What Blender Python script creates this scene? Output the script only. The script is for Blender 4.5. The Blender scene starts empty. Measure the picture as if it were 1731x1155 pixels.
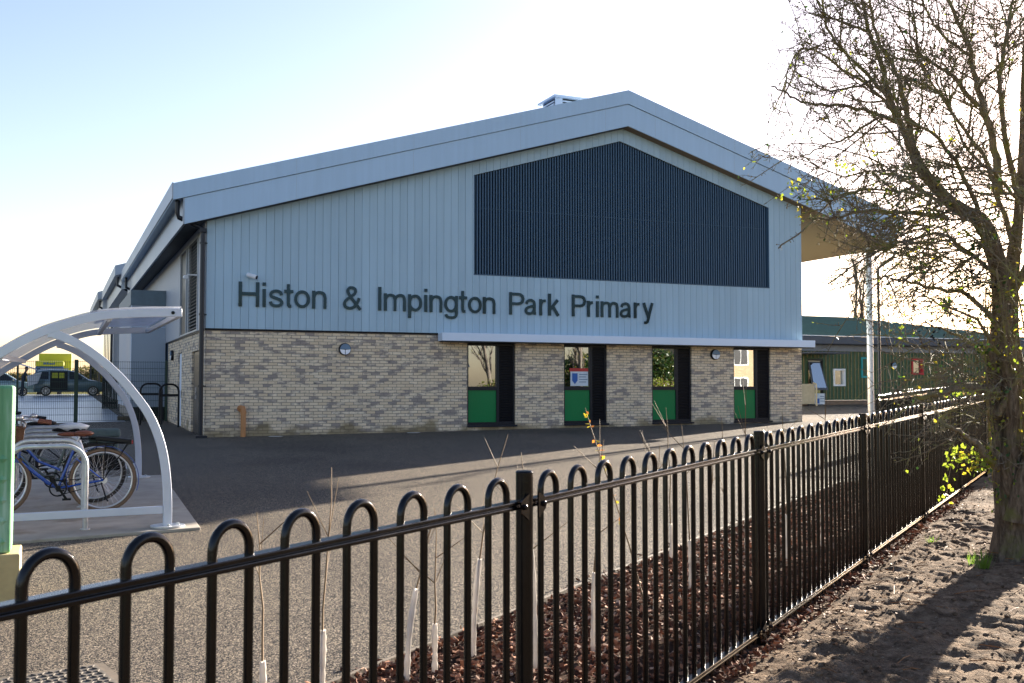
import bpy, math, random
from math import sin, cos, tan, atan2, radians, pi, sqrt, hypot
from mathutils import Vector, Matrix, noise
random.seed(7)
V = Vector
scene = bpy.context.scene
COL = scene.collection

# ------------------------------------------------------------------ camera model (used to read positions on real planes)
F_PX, YAW, PIT, EYE = 1763.0, radians(23.6), radians(2.44), 1.53
CR = V((cos(YAW), -sin(YAW), 0)); CF = V((sin(YAW)*cos(PIT), cos(YAW)*cos(PIT), sin(PIT)))
CU = V((-sin(YAW)*sin(PIT), -cos(YAW)*sin(PIT), cos(PIT)))
CAM = V((0, 0, EYE))
def ray(px, py): return CR*((px-865.5)/F_PX) + CU*(-(py-577.5)/F_PX) + CF
def onY(px, py, Y): d = ray(px, py); return CAM + d*(Y/d.y)
def onX(px, py, X): d = ray(px, py); return CAM + d*(X/d.x)
def atD(px, py, D): return CAM + ray(px, py)*D
def gz(x, y): return -.09 + .0076*max(-15, min(40, x)) + .0145*max(-5, min(70, y))
SUN = V((.857, .515, .240)).normalized()

# ------------------------------------------------------------------ mesh builder
WO = {}
class MB:
    def __init__(s): s.v = []; s.f = []; s.m = []; s.mi = 0
    def add(s, vs, fs):
        o = len(s.v); s.v += [V(p) for p in vs]
        for f in fs: s.f.append([i+o for i in f]); s.m.append(s.mi)
    def box(s, x0, x1, y0, y1, z0, z1):
        s.add([(x0,y0,z0),(x1,y0,z0),(x1,y1,z0),(x0,y1,z0),(x0,y0,z1),(x1,y0,z1),(x1,y1,z1),(x0,y1,z1)],
              [(0,3,2,1),(4,5,6,7),(0,1,5,4),(1,2,6,5),(2,3,7,6),(3,0,4,7)])
    def hexa(s, p): s.add(p, [(0,3,2,1),(4,5,6,7),(0,1,5,4),(1,2,6,5),(2,3,7,6),(3,0,4,7)])
    def cbox(s, c, sx, sy, sz, rot=None):
        vs = []
        for z in (-.5,.5):
            for (x,y) in ((-.5,-.5),(.5,-.5),(.5,.5),(-.5,.5)):
                p = V((x*sx, y*sy, z*sz))
                if rot: p = rot @ p
                vs.append(V(c)+p)
        s.hexa(vs)
    def bar(s, a, b, w, h, up=(0,0,1)):
        a = V(a); b = V(b); d = (b-a).normalized(); u = V(up)
        r = d.cross(u)
        if r.length < 1e-4: r = d.cross(V((0,1,0)))
        r.normalize(); u = r.cross(d)
        q = []
        for e in (a, b):
            for (i,j) in ((-1,-1),(1,-1),(1,1),(-1,1)): q.append(e + r*(i*w/2) + u*(j*h/2))
        s.hexa(q)
    def prism(s, pts, ext):
        n = len(pts); e = V(ext); a = [V(p) for p in pts]
        s.add(a + [p+e for p in a], [list(range(n))[::-1], list(range(n, 2*n))] + [(i, (i+1)%n, n+(i+1)%n, n+i) for i in range(n)])
    def tube(s, pts, r, n=8, caps=True, closed=False):
        pts = [V(p) for p in pts]; N = len(pts)
        rs = r if isinstance(r, (list, tuple)) else [r]*N
        ref = None; rings = []
        for i, p in enumerate(pts):
            if closed: t = pts[(i+1)%N] - pts[i-1]
            else: t = pts[min(i+1, N-1)] - pts[max(i-1, 0)]
            if t.length < 1e-9: t = V((0,0,1))
            t.normalize()
            if ref is None:
                ref = V((0,0,1)) if abs(t.z) < .9 else V((1,0,0))
                ref = (ref - t*ref.dot(t)).normalized()
            else:
                ref = ref - t*ref.dot(t)
                ref = ref.normalized() if ref.length > 1e-6 else t.orthogonal().normalized()
            b = t.cross(ref)
            rings.append([p + (ref*cos(2*pi*k/n) + b*sin(2*pi*k/n))*rs[i] for k in range(n)])
        fs = []
        M = N if closed else N-1
        for i in range(M):
            j = (i+1) % N
            for k in range(n):
                l = (k+1) % n
                fs.append((i*n+k, i*n+l, j*n+l, j*n+k))
        if caps and not closed:
            fs.append(tuple(range(n))[::-1]); fs.append(tuple((N-1)*n+k for k in range(n)))
        s.add([p for r_ in rings for p in r_], fs)
    def cyl(s, a, b, r, n=16): s.tube([a, b], r, n)
    def torus(s, c, ax, R, r, n=32, m=8):
        ax = V(ax).normalized(); u = ax.orthogonal().normalized(); w = ax.cross(u)
        s.tube([V(c) + (u*cos(2*pi*i/n) + w*sin(2*pi*i/n))*R for i in range(n)], r, m, closed=True)
    def sweep(s, pts, w, h, lat=(0,1,0)):     # rectangular section: w along lat, h across
        pts = [V(p) for p in pts]; lat = V(lat).normalized(); N = len(pts); vs = []
        for i, p in enumerate(pts):
            t = (pts[min(i+1, N-1)] - pts[max(i-1, 0)]).normalized(); u = t.cross(lat).normalized()
            vs += [p - lat*w/2 - u*h/2, p + lat*w/2 - u*h/2, p + lat*w/2 + u*h/2, p - lat*w/2 + u*h/2]
        fs = [(0,1,2,3), tuple(4*(N-1)+k for k in (3,2,1,0))]
        for i in range(N-1):
            for k in range(4):
                l = (k+1) % 4; fs.append((4*i+k, 4*(i+1)+k, 4*(i+1)+l, 4*i+l))
        s.add(vs, fs)
    def ball(s, c, rx, ry, rz, n=12, m=8, jit=0):
        vs = [V(c)+V((0,0,-rz))]
        for i in range(1, m):
            a = -pi/2 + pi*i/m
            for k in range(n):
                b = 2*pi*k/n; j = 1 + random.uniform(-jit, jit)
                vs.append(V(c) + V((rx*cos(a)*cos(b), ry*cos(a)*sin(b), rz*sin(a)))*j)
        vs.append(V(c)+V((0,0,rz))); fs = []
        for k in range(n): fs.append((0, 1+(k+1)%n, 1+k))
        for i in range(m-2):
            for k in range(n):
                l = (k+1)%n; o = 1+i*n; fs.append((o+k, o+l, o+n+l, o+n+k))
        o = 1+(m-2)*n; T = len(vs)-1
        for k in range(n): fs.append((o+k, o+(k+1)%n, T))
        s.add(vs, fs)
    def quad(s, a, b, c, d): s.add([a,b,c,d], [(0,1,2,3)])
    def build(s, name, mats, parent=None, smooth=False, bevel=0, loc=None, seg=2):
        if not isinstance(mats, (list, tuple)): mats = [mats]
        me = bpy.data.meshes.new(name); o = bpy.data.objects.new(name, me); COL.objects.link(o)
        if parent is not None: org = WO[parent.name]; o.parent = parent
        else:
            if loc is None:
                xs = [p.x for p in s.v]; ys = [p.y for p in s.v]; zs = [p.z for p in s.v]
                loc = ((min(xs)+max(xs))/2, (min(ys)+max(ys))/2, min(zs))
            org = V(loc); o.location = org
        WO[o.name] = V(org)
        me.from_pydata([p - org for p in s.v], [], s.f)
        for m in mats: me.materials.append(m)
        if len(mats) > 1: me.polygons.foreach_set('material_index', s.m)
        if smooth: me.polygons.foreach_set('use_smooth', [True]*len(me.polygons))
        me.update()
        if smooth == 'auto':
            try: me.set_sharp_from_angle(angle=radians(38))
            except Exception: pass
        if bevel:
            b = o.modifiers.new('bevel', 'BEVEL'); b.width = bevel; b.segments = seg; b.limit_method = 'ANGLE'; b.angle_limit = radians(40)
        return o
def tag(o, label=None, cat=None, group=None, kind=None):
    if label: o['label'] = label
    if cat: o['category'] = cat
    if group: o['group'] = group
    if kind: o['kind'] = kind
    return o
def thing(name, label, cat, loc=(0,0,0), group=None):
    o = bpy.data.objects.new(name, None); COL.objects.link(o); o.location = loc; WO[o.name] = V(loc)
    o.empty_display_size = .2
    return tag(o, label, cat, group)
def copy_tree(o, parent=None):
    c = o.copy(); COL.objects.link(c)
    if parent is not None: c.parent = parent
    for ch in list(o.children): copy_tree(ch, c)
    return c

# ------------------------------------------------------------------ materials
def newmat(name):
    m = bpy.data.materials.new(name); m.use_nodes = True; nt = m.node_tree
    for n in list(nt.nodes): nt.nodes.remove(n)
    out = nt.nodes.new('ShaderNodeOutputMaterial')
    return m, nt, out
def N(nt, typ, **kw):
    n = nt.nodes.new(typ)
    for k, v in kw.items(): setattr(n, k, v)
    return n
def setin(n, **kw):
    for k, v in kw.items(): n.inputs[k.replace('_', ' ')].default_value = v
def c4(c): return (c[0], c[1], c[2], 1)
def pos(nt): return N(nt, 'ShaderNodeNewGeometry').outputs['Position']
def noise_fac(nt, vec, scale, detail=4, rough=.55):
    n = N(nt, 'ShaderNodeTexNoise'); setin(n, Scale=scale, Detail=detail, Roughness=rough)
    nt.links.new(vec, n.inputs['Vector']); return n.outputs['Fac']
def ramp(nt, fac, stops):
    r = N(nt, 'ShaderNodeValToRGB'); e = r.color_ramp.elements
    while len(e) < len(stops): e.new(.5)
    for i, (p, c) in enumerate(stops): e[i].position = p; e[i].color = c4(c)
    nt.links.new(fac, r.inputs['Fac']); return r.outputs['Color']
def mixc(nt, fac, a, b, mode='MIX'):
    m = N(nt, 'ShaderNodeMix', data_type='RGBA', blend_type=mode)
    for sock, val in ((m.inputs[0], fac), (m.inputs[6], a), (m.inputs[7], b)):
        if isinstance(val, (int, float)): sock.default_value = val
        elif isinstance(val, (tuple, list)): sock.default_value = c4(val)
        else: nt.links.new(val, sock)
    return m.outputs[2]
def mathn(nt, op, a, b=0, c=0):
    m = N(nt, 'ShaderNodeMath', operation=op)
    for i, v in enumerate((a, b, c)):
        if isinstance(v, (int, float)): m.inputs[i].default_value = v
        else: nt.links.new(v, m.inputs[i])
    return m.outputs[0]
def bumpn(nt, h, strength=.3, dist=.01):
    b = N(nt, 'ShaderNodeBump'); setin(b, Strength=strength, Distance=dist); nt.links.new(h, b.inputs['Height']); return b.outputs['Normal']
def objvec(nt): return N(nt, 'ShaderNodeTexCoord').outputs['Object']
def pbr(name, col, rough=.5, metal=0, var=.12, vs=6, bump=0, bs=60, spec=.5, coat=0, dirt=None, trans=0, rvar=.1):
    m, nt, out = newmat(name); b = N(nt, 'ShaderNodeBsdfPrincipled'); nt.links.new(b.outputs[0], out.inputs[0])
    p = objvec(nt); f = noise_fac(nt, p, vs, 6)
    lo = tuple(c*(1-var) for c in col); hi = tuple(min(1, c*(1+var)) for c in col)
    cc = ramp(nt, f, [(.3, lo), (.7, hi)])
    if dirt:
        f2 = noise_fac(nt, p, dirt[1], 8, .65); cc = mixc(nt, ramp(nt, f2, [(dirt[2], (0,0,0)), (dirt[2]+.18, (1,1,1))]), cc, dirt[0])
    nt.links.new(cc, b.inputs['Base Color'])
    rr = N(nt, 'ShaderNodeMapRange'); nt.links.new(f, rr.inputs[0]); setin(rr, To_Min=max(.02, rough-rvar), To_Max=min(1, rough+rvar)); nt.links.new(rr.outputs[0], b.inputs['Roughness'])
    b.inputs['Metallic'].default_value = metal; b.inputs['Specular IOR Level'].default_value = spec
    if coat: b.inputs['Coat Weight'].default_value = coat; b.inputs['Coat Roughness'].default_value = .12
    if bump: nt.links.new(bumpn(nt, noise_fac(nt, p, bs, 5), bump, .01), b.inputs['Normal'])
    return m
M = {}
M['black_paint'] = pbr('black_gloss_paint', (.0016,.0018,.0022), .2, 0, .15, 9, .06, 60, .34, 0)
M['black'] = pbr('black_plastic', (.004,.0045,.006), .5, spec=.3)
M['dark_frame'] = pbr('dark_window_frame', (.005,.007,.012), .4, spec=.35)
M['dark_pipe'] = pbr('dark_blue_downpipe', (.005,.009,.017), .35, spec=.4)
M['clad'] = pbr('blue_grey_cladding_board', (.37,.515,.60), .55, 0, .05, .35, .03, 90, .4)
def island_streak(m, amt=.10, st=.12):
    nt = m.node_tree; b = next(n for n in nt.nodes if n.type == 'BSDF_PRINCIPLED'); src = b.inputs['Base Color'].links[0].from_socket
    g = N(nt, 'ShaderNodeNewGeometry'); mp = N(nt, 'ShaderNodeMapping'); mp.inputs['Scale'].default_value = (7, 7, .35); nt.links.new(g.outputs['Position'], mp.inputs[0])
    f = noise_fac(nt, mp.outputs[0], 1, 6, .6)
    v = mathn(nt, 'ADD', mathn(nt, 'ADD', 1-amt/2-st/2, mathn(nt, 'MULTIPLY', g.outputs['Random Per Island'], amt)), mathn(nt, 'MULTIPLY', f, st))
    cx = N(nt, 'ShaderNodeCombineColor'); [nt.links.new(v, cx.inputs[i]) for i in range(3)]
    nt.links.new(mixc(nt, 1.0, src, cx.outputs[0], 'MULTIPLY'), b.inputs['Base Color'])
M['clad_side'] = pbr('pale_cladding_board', (.42,.44,.46), .5, 0, .05, .5)
M['fascia'] = pbr('blue_grey_metal_fascia', (.40,.55,.69), .42, .15, .04, .3, 0, 60, .5)
M['fascia_side'] = pbr('silver_grey_metal_fascia', (.36,.40,.44), .4, .3, .05, .5)
M['soffit'] = pbr('bounce_lit_soffit', (.165,.118,.062), .6, 0, .06, .4)  # warm bounce from the lit ground put into the soffit colour
M['soffit_shade'] = pbr('shaded_soffit', (.022,.03,.042), .6, spec=.3)  # same soffit paint, shade under the left eaves put into its colour
M['roof'] = pbr('grey_roof_sheet', (.2,.22,.25), .45, .3)
M['groove'] = pbr('cladding_backing', (.03,.05,.07), .7, spec=.2)
M['louvre'] = pbr('slate_louvre_fin', (.042,.092,.15), .4, .2, .06, 1.5)
M['louvre_back'] = pbr('louvre_backing', (.002,.004,.008), .7, spec=.1)
M['canopy'] = pbr('pale_blue_canopy_metal', (.66,.76,.88), .4, .1, .04, .5)
M['green_panel'] = pbr('green_spandrel_panel', (.002,.185,.05), .35, 0, .06, 1.2, 0, 60, .3)
M['louvre_black'] = pbr('black_vent_louvre', (.003,.004,.008), .45, spec=.3)
M['block'] = pbr('grey_blue_smooth_panel', (.30,.36,.43), .5, 0, .04, .5)
M['block_top'] = pbr('slate_parapet', (.12,.17,.2), .5)
M['white'] = pbr('white_plastic', (.78,.79,.8), .4)
M['white_steel'] = pbr('white_powder_coat', (.55,.58,.66), .38, .1, .05, 3)
M['galv'] = pbr('galvanised_steel', (.50,.52,.54), .36, .5, .16, 14, .05, 50)
M['concrete'] = pbr('concrete_slab', (.33,.29,.235), .75, 0, .22, 3, .12, 80, .4, 0, ((.2,.15,.1), 1.6, .56))
M['orange'] = pbr('terracotta_pipe_plastic', (.46,.20,.065), .5)
M['terr_dark'] = pbr('pipe_mouth', (.06,.03,.015), .8)
M['lens'] = pbr('white_light_lens', (.88,.90,.98), .3)
M['lens_top'] = pbr('blue_grey_light_hood', (.12,.20,.29), .4)
M['mirror_letter'] = pbr('polished_steel_letter', (.020,.034,.048), .08, 1, .1, 2, .03, 8, rvar=.02)
M['green_paint'] = pbr('dark_green_paint', (.010,.035,.018), .5)
M['tyre'] = pbr('tyre_rubber', (.035,.028,.022), .8)
M['gumwall'] = pbr('brown_tyre_wall', (.16,.10,.06), .7)
M['alloy'] = pbr('silver_alloy', (.6,.6,.62), .3, .8)
M['blue_bike'] = pbr('blue_bike_paint', (.008,.06,.33), .25, 0, .08, 9, 0, 60, .5, .6)
M['grey_bike'] = pbr('grey_green_bike_paint', (.10,.13,.13), .35)
M['leather'] = pbr('brown_leather', (.17,.05,.022), .45, 0, .2, 30)
M['wicker'] = pbr('brown_wicker', (.13,.055,.025), .7, 0, .4, 90, .5, 120)
M['grey_wicker'] = pbr('grey_wicker', (.55,.54,.53), .8, 0, .3, 40, .5, 60)
M['bag'] = pbr('grey_green_fabric', (.075,.11,.115), .85, 0, .15, 30)
M['polybag'] = pbr('white_polythene', (.7,.72,.75), .35)
M['red'] = pbr('red_plastic', (.45,.02,.02), .4)
M['cabinet'] = None
M['stone'] = pbr('yellow_stone_plinth', (.46,.36,.16), .8, 0, .15, 8, .2, 60)
M['car_paint'] = pbr('grey_green_car_paint', (.075,.115,.125), .3, .35, .05, 2, 0, 60, .5, .7)
M['teal_paint'] = pbr('pale_teal_car_paint', (.14,.22,.23), .3, .3, .05, 2, 0, 60, .5, .7)
M['yellow'] = pbr('lime_yellow_paint', (.40,.40,.008), .45, 0, .06, .6)
M['navy'] = pbr('dark_navy_cloth', (.012,.016,.03), .85)
M['skin'] = pbr('skin', (.42,.24,.17), .55)
M['hair'] = pbr('dark_hair', (.02,.014,.01), .7)
M['wood'] = pbr('weathered_timber', (.10,.075,.05), .8, 0, .25, 12, .2, 50)
M['cream'] = pbr('cream_board', (.55,.46,.30), .7)
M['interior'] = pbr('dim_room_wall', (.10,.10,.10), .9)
M['interior_blue'] = pbr('blue_storage_unit', (.02,.08,.2), .6)
M['poster'] = pbr('pale_poster', (.62,.68,.72), .6)
M['poster_red'] = pbr('red_print', (.5,.04,.03), .6)
M['poster_blue'] = pbr('blue_print', (.03,.12,.4), .6)
M['curtain'] = pbr('pale_curtain', (.45,.55,.52), .9, 0, .25, 20)
M['teal_frame'] = pbr('turquoise_frame', (.01,.30,.32), .5)
M['red_frame'] = pbr('red_window_frame', (.5,.015,.02), .5)
M['gb_fascia'] = pbr('dark_grey_fascia', (.06,.07,.09), .5)
M['gb_fascia2'] = pbr('mid_grey_fascia', (.21,.225,.25), .5)
M['guard'] = None
M['stem'] = pbr('brown_whip_stem', (.16,.10,.045), .8)
M['steel_cover'] = pbr('worn_steel_cover', (.075,.062,.048), .8, 0, .25, 20, .1, 60)
island_streak(M['clad'], .09, .22); island_streak(M['fascia'], .04, .20)
def glassm(name, refl=.3, tint=(.55,.62,.65), rough=.01):
    m, nt, out = newmat(name); t = N(nt, 'ShaderNodeBsdfTransparent'); t.inputs[0].default_value = c4(tint)
    g = N(nt, 'ShaderNodeBsdfGlossy'); g.inputs['Roughness'].default_value = rough; g.inputs['Color'].default_value = (.92,.97,1,1)
    nt.links.new(bumpn(nt, noise_fac(nt, pos(nt), 1.6, 2), .05, .01), g.inputs['Normal'])
    fr = N(nt, 'ShaderNodeFresnel'); fr.inputs[0].default_value = 1.5
    f = mathn(nt, 'MINIMUM', mathn(nt, 'ADD', fr.outputs[0], refl), 1)
    mx = N(nt, 'ShaderNodeMixShader'); nt.links.new(f, mx.inputs[0]); nt.links.new(t.outputs[0], mx.inputs[1]); nt.links.new(g.outputs[0], mx.inputs[2])
    nt.links.new(mx.outputs[0], out.inputs[0]); return m
M['glass'] = glassm('coated_window_glass', .38, (.30,.34,.36))
M['car_glass'] = glassm('car_glass', .06, (.45,.52,.52))
def transl(name, col, tr, alpha=1, rough=.4, streak=None):
    m, nt, out = newmat(name); b = N(nt, 'ShaderNodeBsdfPrincipled'); b.inputs['Roughness'].default_value = rough
    p = objvec(nt); f = noise_fac(nt, p, streak or 8, 4)
    cc = ramp(nt, f, [(.3, tuple(c*.75 for c in col)), (.7, col)]); nt.links.new(cc, b.inputs['Base Color'])
    t = N(nt, 'ShaderNodeBsdfTranslucent'); nt.links.new(cc, t.inputs[0])
    mx = N(nt, 'ShaderNodeMixShader'); mx.inputs[0].default_value = tr
    nt.links.new(b.outputs[0], mx.inputs[1]); nt.links.new(t.outputs[0], mx.inputs[2]); sh = mx.outputs[0]
    if alpha < 1:
        tp = N(nt, 'ShaderNodeBsdfTransparent'); tp.inputs[0].default_value = (.95,.97,1,1); m2 = N(nt, 'ShaderNodeMixShader'); m2.inputs[0].default_value = alpha
        nt.links.new(tp.outputs[0], m2.inputs[1]); nt.links.new(sh, m2.inputs[2]); sh = m2.outputs[0]
    nt.links.new(sh, out.inputs[0]); return m
M['guard'] = transl('white_spiral_guard', (.74,.70,.64), .45)
M['polycarb'] = transl('clear_polycarbonate', (.6,.62,.66), .5, .6, .25)
M['leaf_yellow'] = transl('yellow_leaf', (.46,.38,.03), .55)
M['leaf_lime'] = transl('lime_leaf', (.26,.34,.03), .55)
M['leaf_green'] = transl('green_ivy_leaf', (.035,.09,.018), .35)
M['leaf_orange'] = transl('orange_leaf', (.45,.17,.03), .5)
M['grass'] = transl('grass_blade', (.14,.24,.03), .5)
M['hedge_leaf'] = transl('hedge_leaf', (.13,.14,.03), .45)
M['conifer_leaf'] = transl('conifer_leaf', (.035,.07,.02), .3)
M['litter'] = pbr('fallen_leaf', (.20,.085,.025), .8, 0, .5, 30)
M['scrub'] = transl('dry_scrub', (.25,.17,.07), .4)

def brick_mat(name, a, b, mort, dark, blotch=.53, horiz=True, algae=False):
    m, nt, out = newmat(name); bs = N(nt, 'ShaderNodeBsdfPrincipled'); nt.links.new(bs.outputs[0], out.inputs[0])
    s = N(nt, 'ShaderNodeSeparateXYZ'); nt.links.new(pos(nt), s.inputs[0])
    cx = N(nt, 'ShaderNodeCombineXYZ'); nt.links.new(mathn(nt, 'ADD', s.outputs[0], s.outputs[1]), cx.inputs[0]); nt.links.new(s.outputs[2], cx.inputs[1])
    t = N(nt, 'ShaderNodeTexBrick', offset=.5, squash=1); nt.links.new(cx.outputs[0], t.inputs['Vector'])
    setin(t, Scale=1.0, Mortar_Size=.006, Mortar_Smooth=.15, Bias=0, Brick_Width=.225, Row_Height=.075)
    t.inputs['Color1'].default_value = (0,0,0,1); t.inputs['Color2'].default_value = (1,1,1,1); t.inputs['Mortar'].default_value = (.5,.5,.5,1)
    base = ramp(nt, t.outputs['Color'], [(0, a), (.55, tuple((x+y)/2 for x, y in zip(a, b))), (1, b)])
    mp = N(nt, 'ShaderNodeMapping'); mp.inputs['Scale'].default_value = (2.2, 6.5, 1); nt.links.new(cx.outputs[0], mp.inputs[0])
    n1 = noise_fac(nt, mp.outputs[0], 1.0, 7, .62)
    fac = ramp(nt, mathn(nt, 'ADD', n1, mathn(nt, 'MULTIPLY', t.outputs['Color'], .26)), [(blotch+.13, (0,0,0)), (blotch+.25, (.9,.9,.9))])
    cc = mixc(nt, fac, base, dark)
    mp2 = N(nt, 'ShaderNodeMapping'); mp2.inputs['Scale'].default_value = (5, 9, 1); mp2.inputs['Location'].default_value = (31, 7, 0); nt.links.new(cx.outputs[0], mp2.inputs[0])
    n3 = noise_fac(nt, mp2.outputs[0], 1.0, 5, .6)
    cc = mixc(nt, ramp(nt, n3, [(.64, (0,0,0)), (.74, (.85,.85,.85))]), cc, tuple(d*.45 for d in dark))
    n2 = noise_fac(nt, pos(nt), 45, 4); cc = mixc(nt, .35, cc, mixc(nt, n2, (.55,.55,.55), (1.2,1.2,1.2)), 'MULTIPLY')
    cc = mixc(nt, t.outputs['Fac'], cc, mort)
    if algae:
        g = mathn(nt, 'SUBTRACT', mathn(nt, 'MULTIPLY', noise_fac(nt, pos(nt), 1.4, 6), 1.15), mathn(nt, 'MULTIPLY', mathn(nt, 'SUBTRACT', s.outputs[2], .4), .9))
        cc = mixc(nt, ramp(nt, g, [(.42, (0,0,0)), (.62, (.75,.75,.75))]), cc, (.17,.125,.05))
    nt.links.new(cc, bs.inputs['Base Color']); bs.inputs['Roughness'].default_value = .85
    h = mathn(nt, 'ADD', mathn(nt, 'MULTIPLY', t.outputs['Fac'], -1), mathn(nt, 'MULTIPLY', n2, .3))
    nt.links.new(bumpn(nt, h, .5, .008), bs.inputs['Normal']); return m
M['brick'] = brick_mat('buff_multi_brick', (.70,.55,.36), (.90,.755,.54), (.20,.165,.135), (.27,.225,.20), .51, True, True)
M['red_brick'] = brick_mat('orange_brick', (.50,.33,.18), (.60,.42,.25), (.45,.40,.33), (.40,.24,.14), .6)

def tarmac_mat():
    m, nt, out = newmat('tarmac'); b = N(nt, 'ShaderNodeBsdfPrincipled'); nt.links.new(b.outputs[0], out.inputs[0])
    p = pos(nt); v = N(nt, 'ShaderNodeTexVoronoi'); setin(v, Scale=180.0); nt.links.new(p, v.inputs['Vector'])
    sp = N(nt, 'ShaderNodeSeparateColor'); nt.links.new(v.outputs['Color'], sp.inputs[0])
    cc = ramp(nt, sp.outputs[0], [(0, (.006,.009,.015)), (.45, (.020,.021,.024)), (.74, (.18,.15,.115)), (1, (.60,.50,.375))])
    big = noise_fac(nt, p, .35, 6); cc = mixc(nt, .75, cc, ramp(nt, big, [(.3, (.55,.55,.57)), (.5, (.9,.89,.88)), (.7, (1.0,.98,.95))]), 'MULTIPLY')
    sx = N(nt, 'ShaderNodeSeparateXYZ'); nt.links.new(p, sx.inputs[0])
    wob = mathn(nt, 'MULTIPLY', noise_fac(nt, p, 1.2, 3), .25)
    seam = mathn(nt, 'ABSOLUTE', mathn(nt, 'SUBTRACT', mathn(nt, 'MODULO', mathn(nt, 'ADD', mathn(nt, 'ADD', sx.outputs[1], mathn(nt, 'MULTIPLY', sx.outputs[0], .06)), mathn(nt, 'ADD', wob, 100.0)), 4.3), 2.1))
    cc = mixc(nt, ramp(nt, seam, [(0, (.55,.55,.55)), (.02, (0,0,0))]), cc, (.10,.09,.08))
    moss = noise_fac(nt, p, .8, 7, .6); cc = mixc(nt, ramp(nt, moss, [(.62, (0,0,0)), (.8, (.30,.30,.30))]), cc, (.16,.11,.05))
    nt.links.new(cc, b.inputs['Base Color'])
    r = N(nt, 'ShaderNodeMapRange'); nt.links.new(sp.outputs[1], r.inputs[0]); setin(r, To_Min=.5, To_Max=.8); nt.links.new(r.outputs[0], b.inputs['Roughness'])
    b.inputs['Specular IOR Level'].default_value = .04
    h = mathn(nt, 'ADD', mathn(nt, 'MULTIPLY', v.outputs['Distance'], -1.0), mathn(nt, 'MULTIPLY', sp.outputs[2], .6))
    nt.links.new(bumpn(nt, h, .75, .005), b.inputs['Normal']); return m
M['tarmac'] = tarmac_mat()
def soil_mat(name, lo, mid, hi, sc=1):
    m, nt, out = newmat(name); b = N(nt, 'ShaderNodeBsdfPrincipled'); nt.links.new(b.outputs[0], out.inputs[0])
    p = pos(nt); n1 = noise_fac(nt, p, 9*sc, 10, .7); cc = ramp(nt, n1, [(.3, lo), (.5, mid), (.72, hi)])
    v = N(nt, 'ShaderNodeTexVoronoi'); setin(v, Scale=70.0); nt.links.new(p, v.inputs['Vector'])
    sp = N(nt, 'ShaderNodeSeparateColor'); nt.links.new(v.outputs['Color'], sp.inputs[0])
    cc = mixc(nt, ramp(nt, sp.outputs[0], [(.93, (0,0,0)), (.97, (.6,.6,.6))]), cc, (.24,.20,.15))
    nt.links.new(cc, b.inputs['Base Color']); b.inputs['Roughness'].default_value = .95; b.inputs['Specular IOR Level'].default_value = .02
    h = mathn(nt, 'ADD', noise_fac(nt, p, 45, 8, .7), mathn(nt, 'MULTIPLY', v.outputs['Distance'], .6))
    nt.links.new(bumpn(nt, h, .9, .02), b.inputs['Normal']); return m
M['soil'] = soil_mat('dry_brown_soil', (.045,.031,.021), (.145,.103,.070), (.27,.20,.14))
M['mulch'] = soil_mat('dark_mulch', (.02,.012,.009), (.05,.03,.022), (.1,.06,.04))
M['field'] = soil_mat('rough_grass_ground', (.06,.07,.02), (.10,.10,.035), (.14,.12,.05), .2)
def chip_mat():
    m, nt, out = newmat('bark_chip'); b = N(nt, 'ShaderNodeBsdfPrincipled'); nt.links.new(b.outputs[0], out.inputs[0])
    g = N(nt, 'ShaderNodeNewGeometry'); cc = ramp(nt, g.outputs['Random Per Island'], [(0, (.028,.013,.009)), (.5, (.15,.06,.032)), (.85, (.34,.155,.08)), (1, (.5,.34,.24))])
    nt.links.new(cc, b.inputs['Base Color']); b.inputs['Roughness'].default_value = .85; b.inputs['Specular IOR Level'].default_value = .15; return m
M['chip'] = chip_mat()
def bark_mat(name, lo, mid, hi, mosscol, mt=.55, sc=14):
    m, nt, out = newmat(name); b = N(nt, 'ShaderNodeBsdfPrincipled'); nt.links.new(b.outputs[0], out.inputs[0])
    p = pos(nt); mp = N(nt, 'ShaderNodeMapping'); mp.inputs['Scale'].default_value = (1, 1, .22); nt.links.new(p, mp.inputs[0])
    n1 = noise_fac(nt, mp.outputs[0], sc*2.2, 9, .7); cc = ramp(nt, n1, [(.3, lo), (.5, mid), (.7, hi)])
    n2 = noise_fac(nt, p, 5, 6, .6); cc = mixc(nt, ramp(nt, n2, [(mt, (0,0,0)), (mt+.15, (.8,.8,.8))]), cc, mosscol)
    nt.links.new(cc, b.inputs['Base Color']); b.inputs['Roughness'].default_value = .9; b.inputs['Specular IOR Level'].default_value = .2
    nt.links.new(bumpn(nt, n1, 1.0, .03), b.inputs['Normal']); return m
M['bark'] = bark_mat('furrowed_bark', (.04,.03,.02), (.13,.10,.07), (.27,.215,.155), (.13,.13,.04), .54)
M['twig'] = bark_mat('mossy_twig', (.075,.06,.045), (.20,.165,.115), (.34,.28,.19), (.25,.25,.065), .48)
M['bark_far'] = bark_mat('grey_bark', (.06,.05,.045), (.13,.11,.09), (.2,.17,.14), (.10,.10,.05), .65)
def cabinet_mat():
    m, nt, out = newmat('streaky_green_grp'); b = N(nt, 'ShaderNodeBsdfPrincipled'); nt.links.new(b.outputs[0], out.inputs[0])
    p = objvec(nt); mp = N(nt, 'ShaderNodeMapping'); mp.inputs['Scale'].default_value = (14, 14, 1.2); nt.links.new(p, mp.inputs[0])
    f = noise_fac(nt, mp.outputs[0], 1, 5); cc = ramp(nt, f, [(.3, (.05,.20,.07)), (.5, (.14,.36,.17)), (.7, (.42,.60,.44))])
    nt.links.new(cc, b.inputs['Base Color']); b.inputs['Roughness'].default_value = .3; return m
M['cabinet'] = cabinet_mat()
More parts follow.
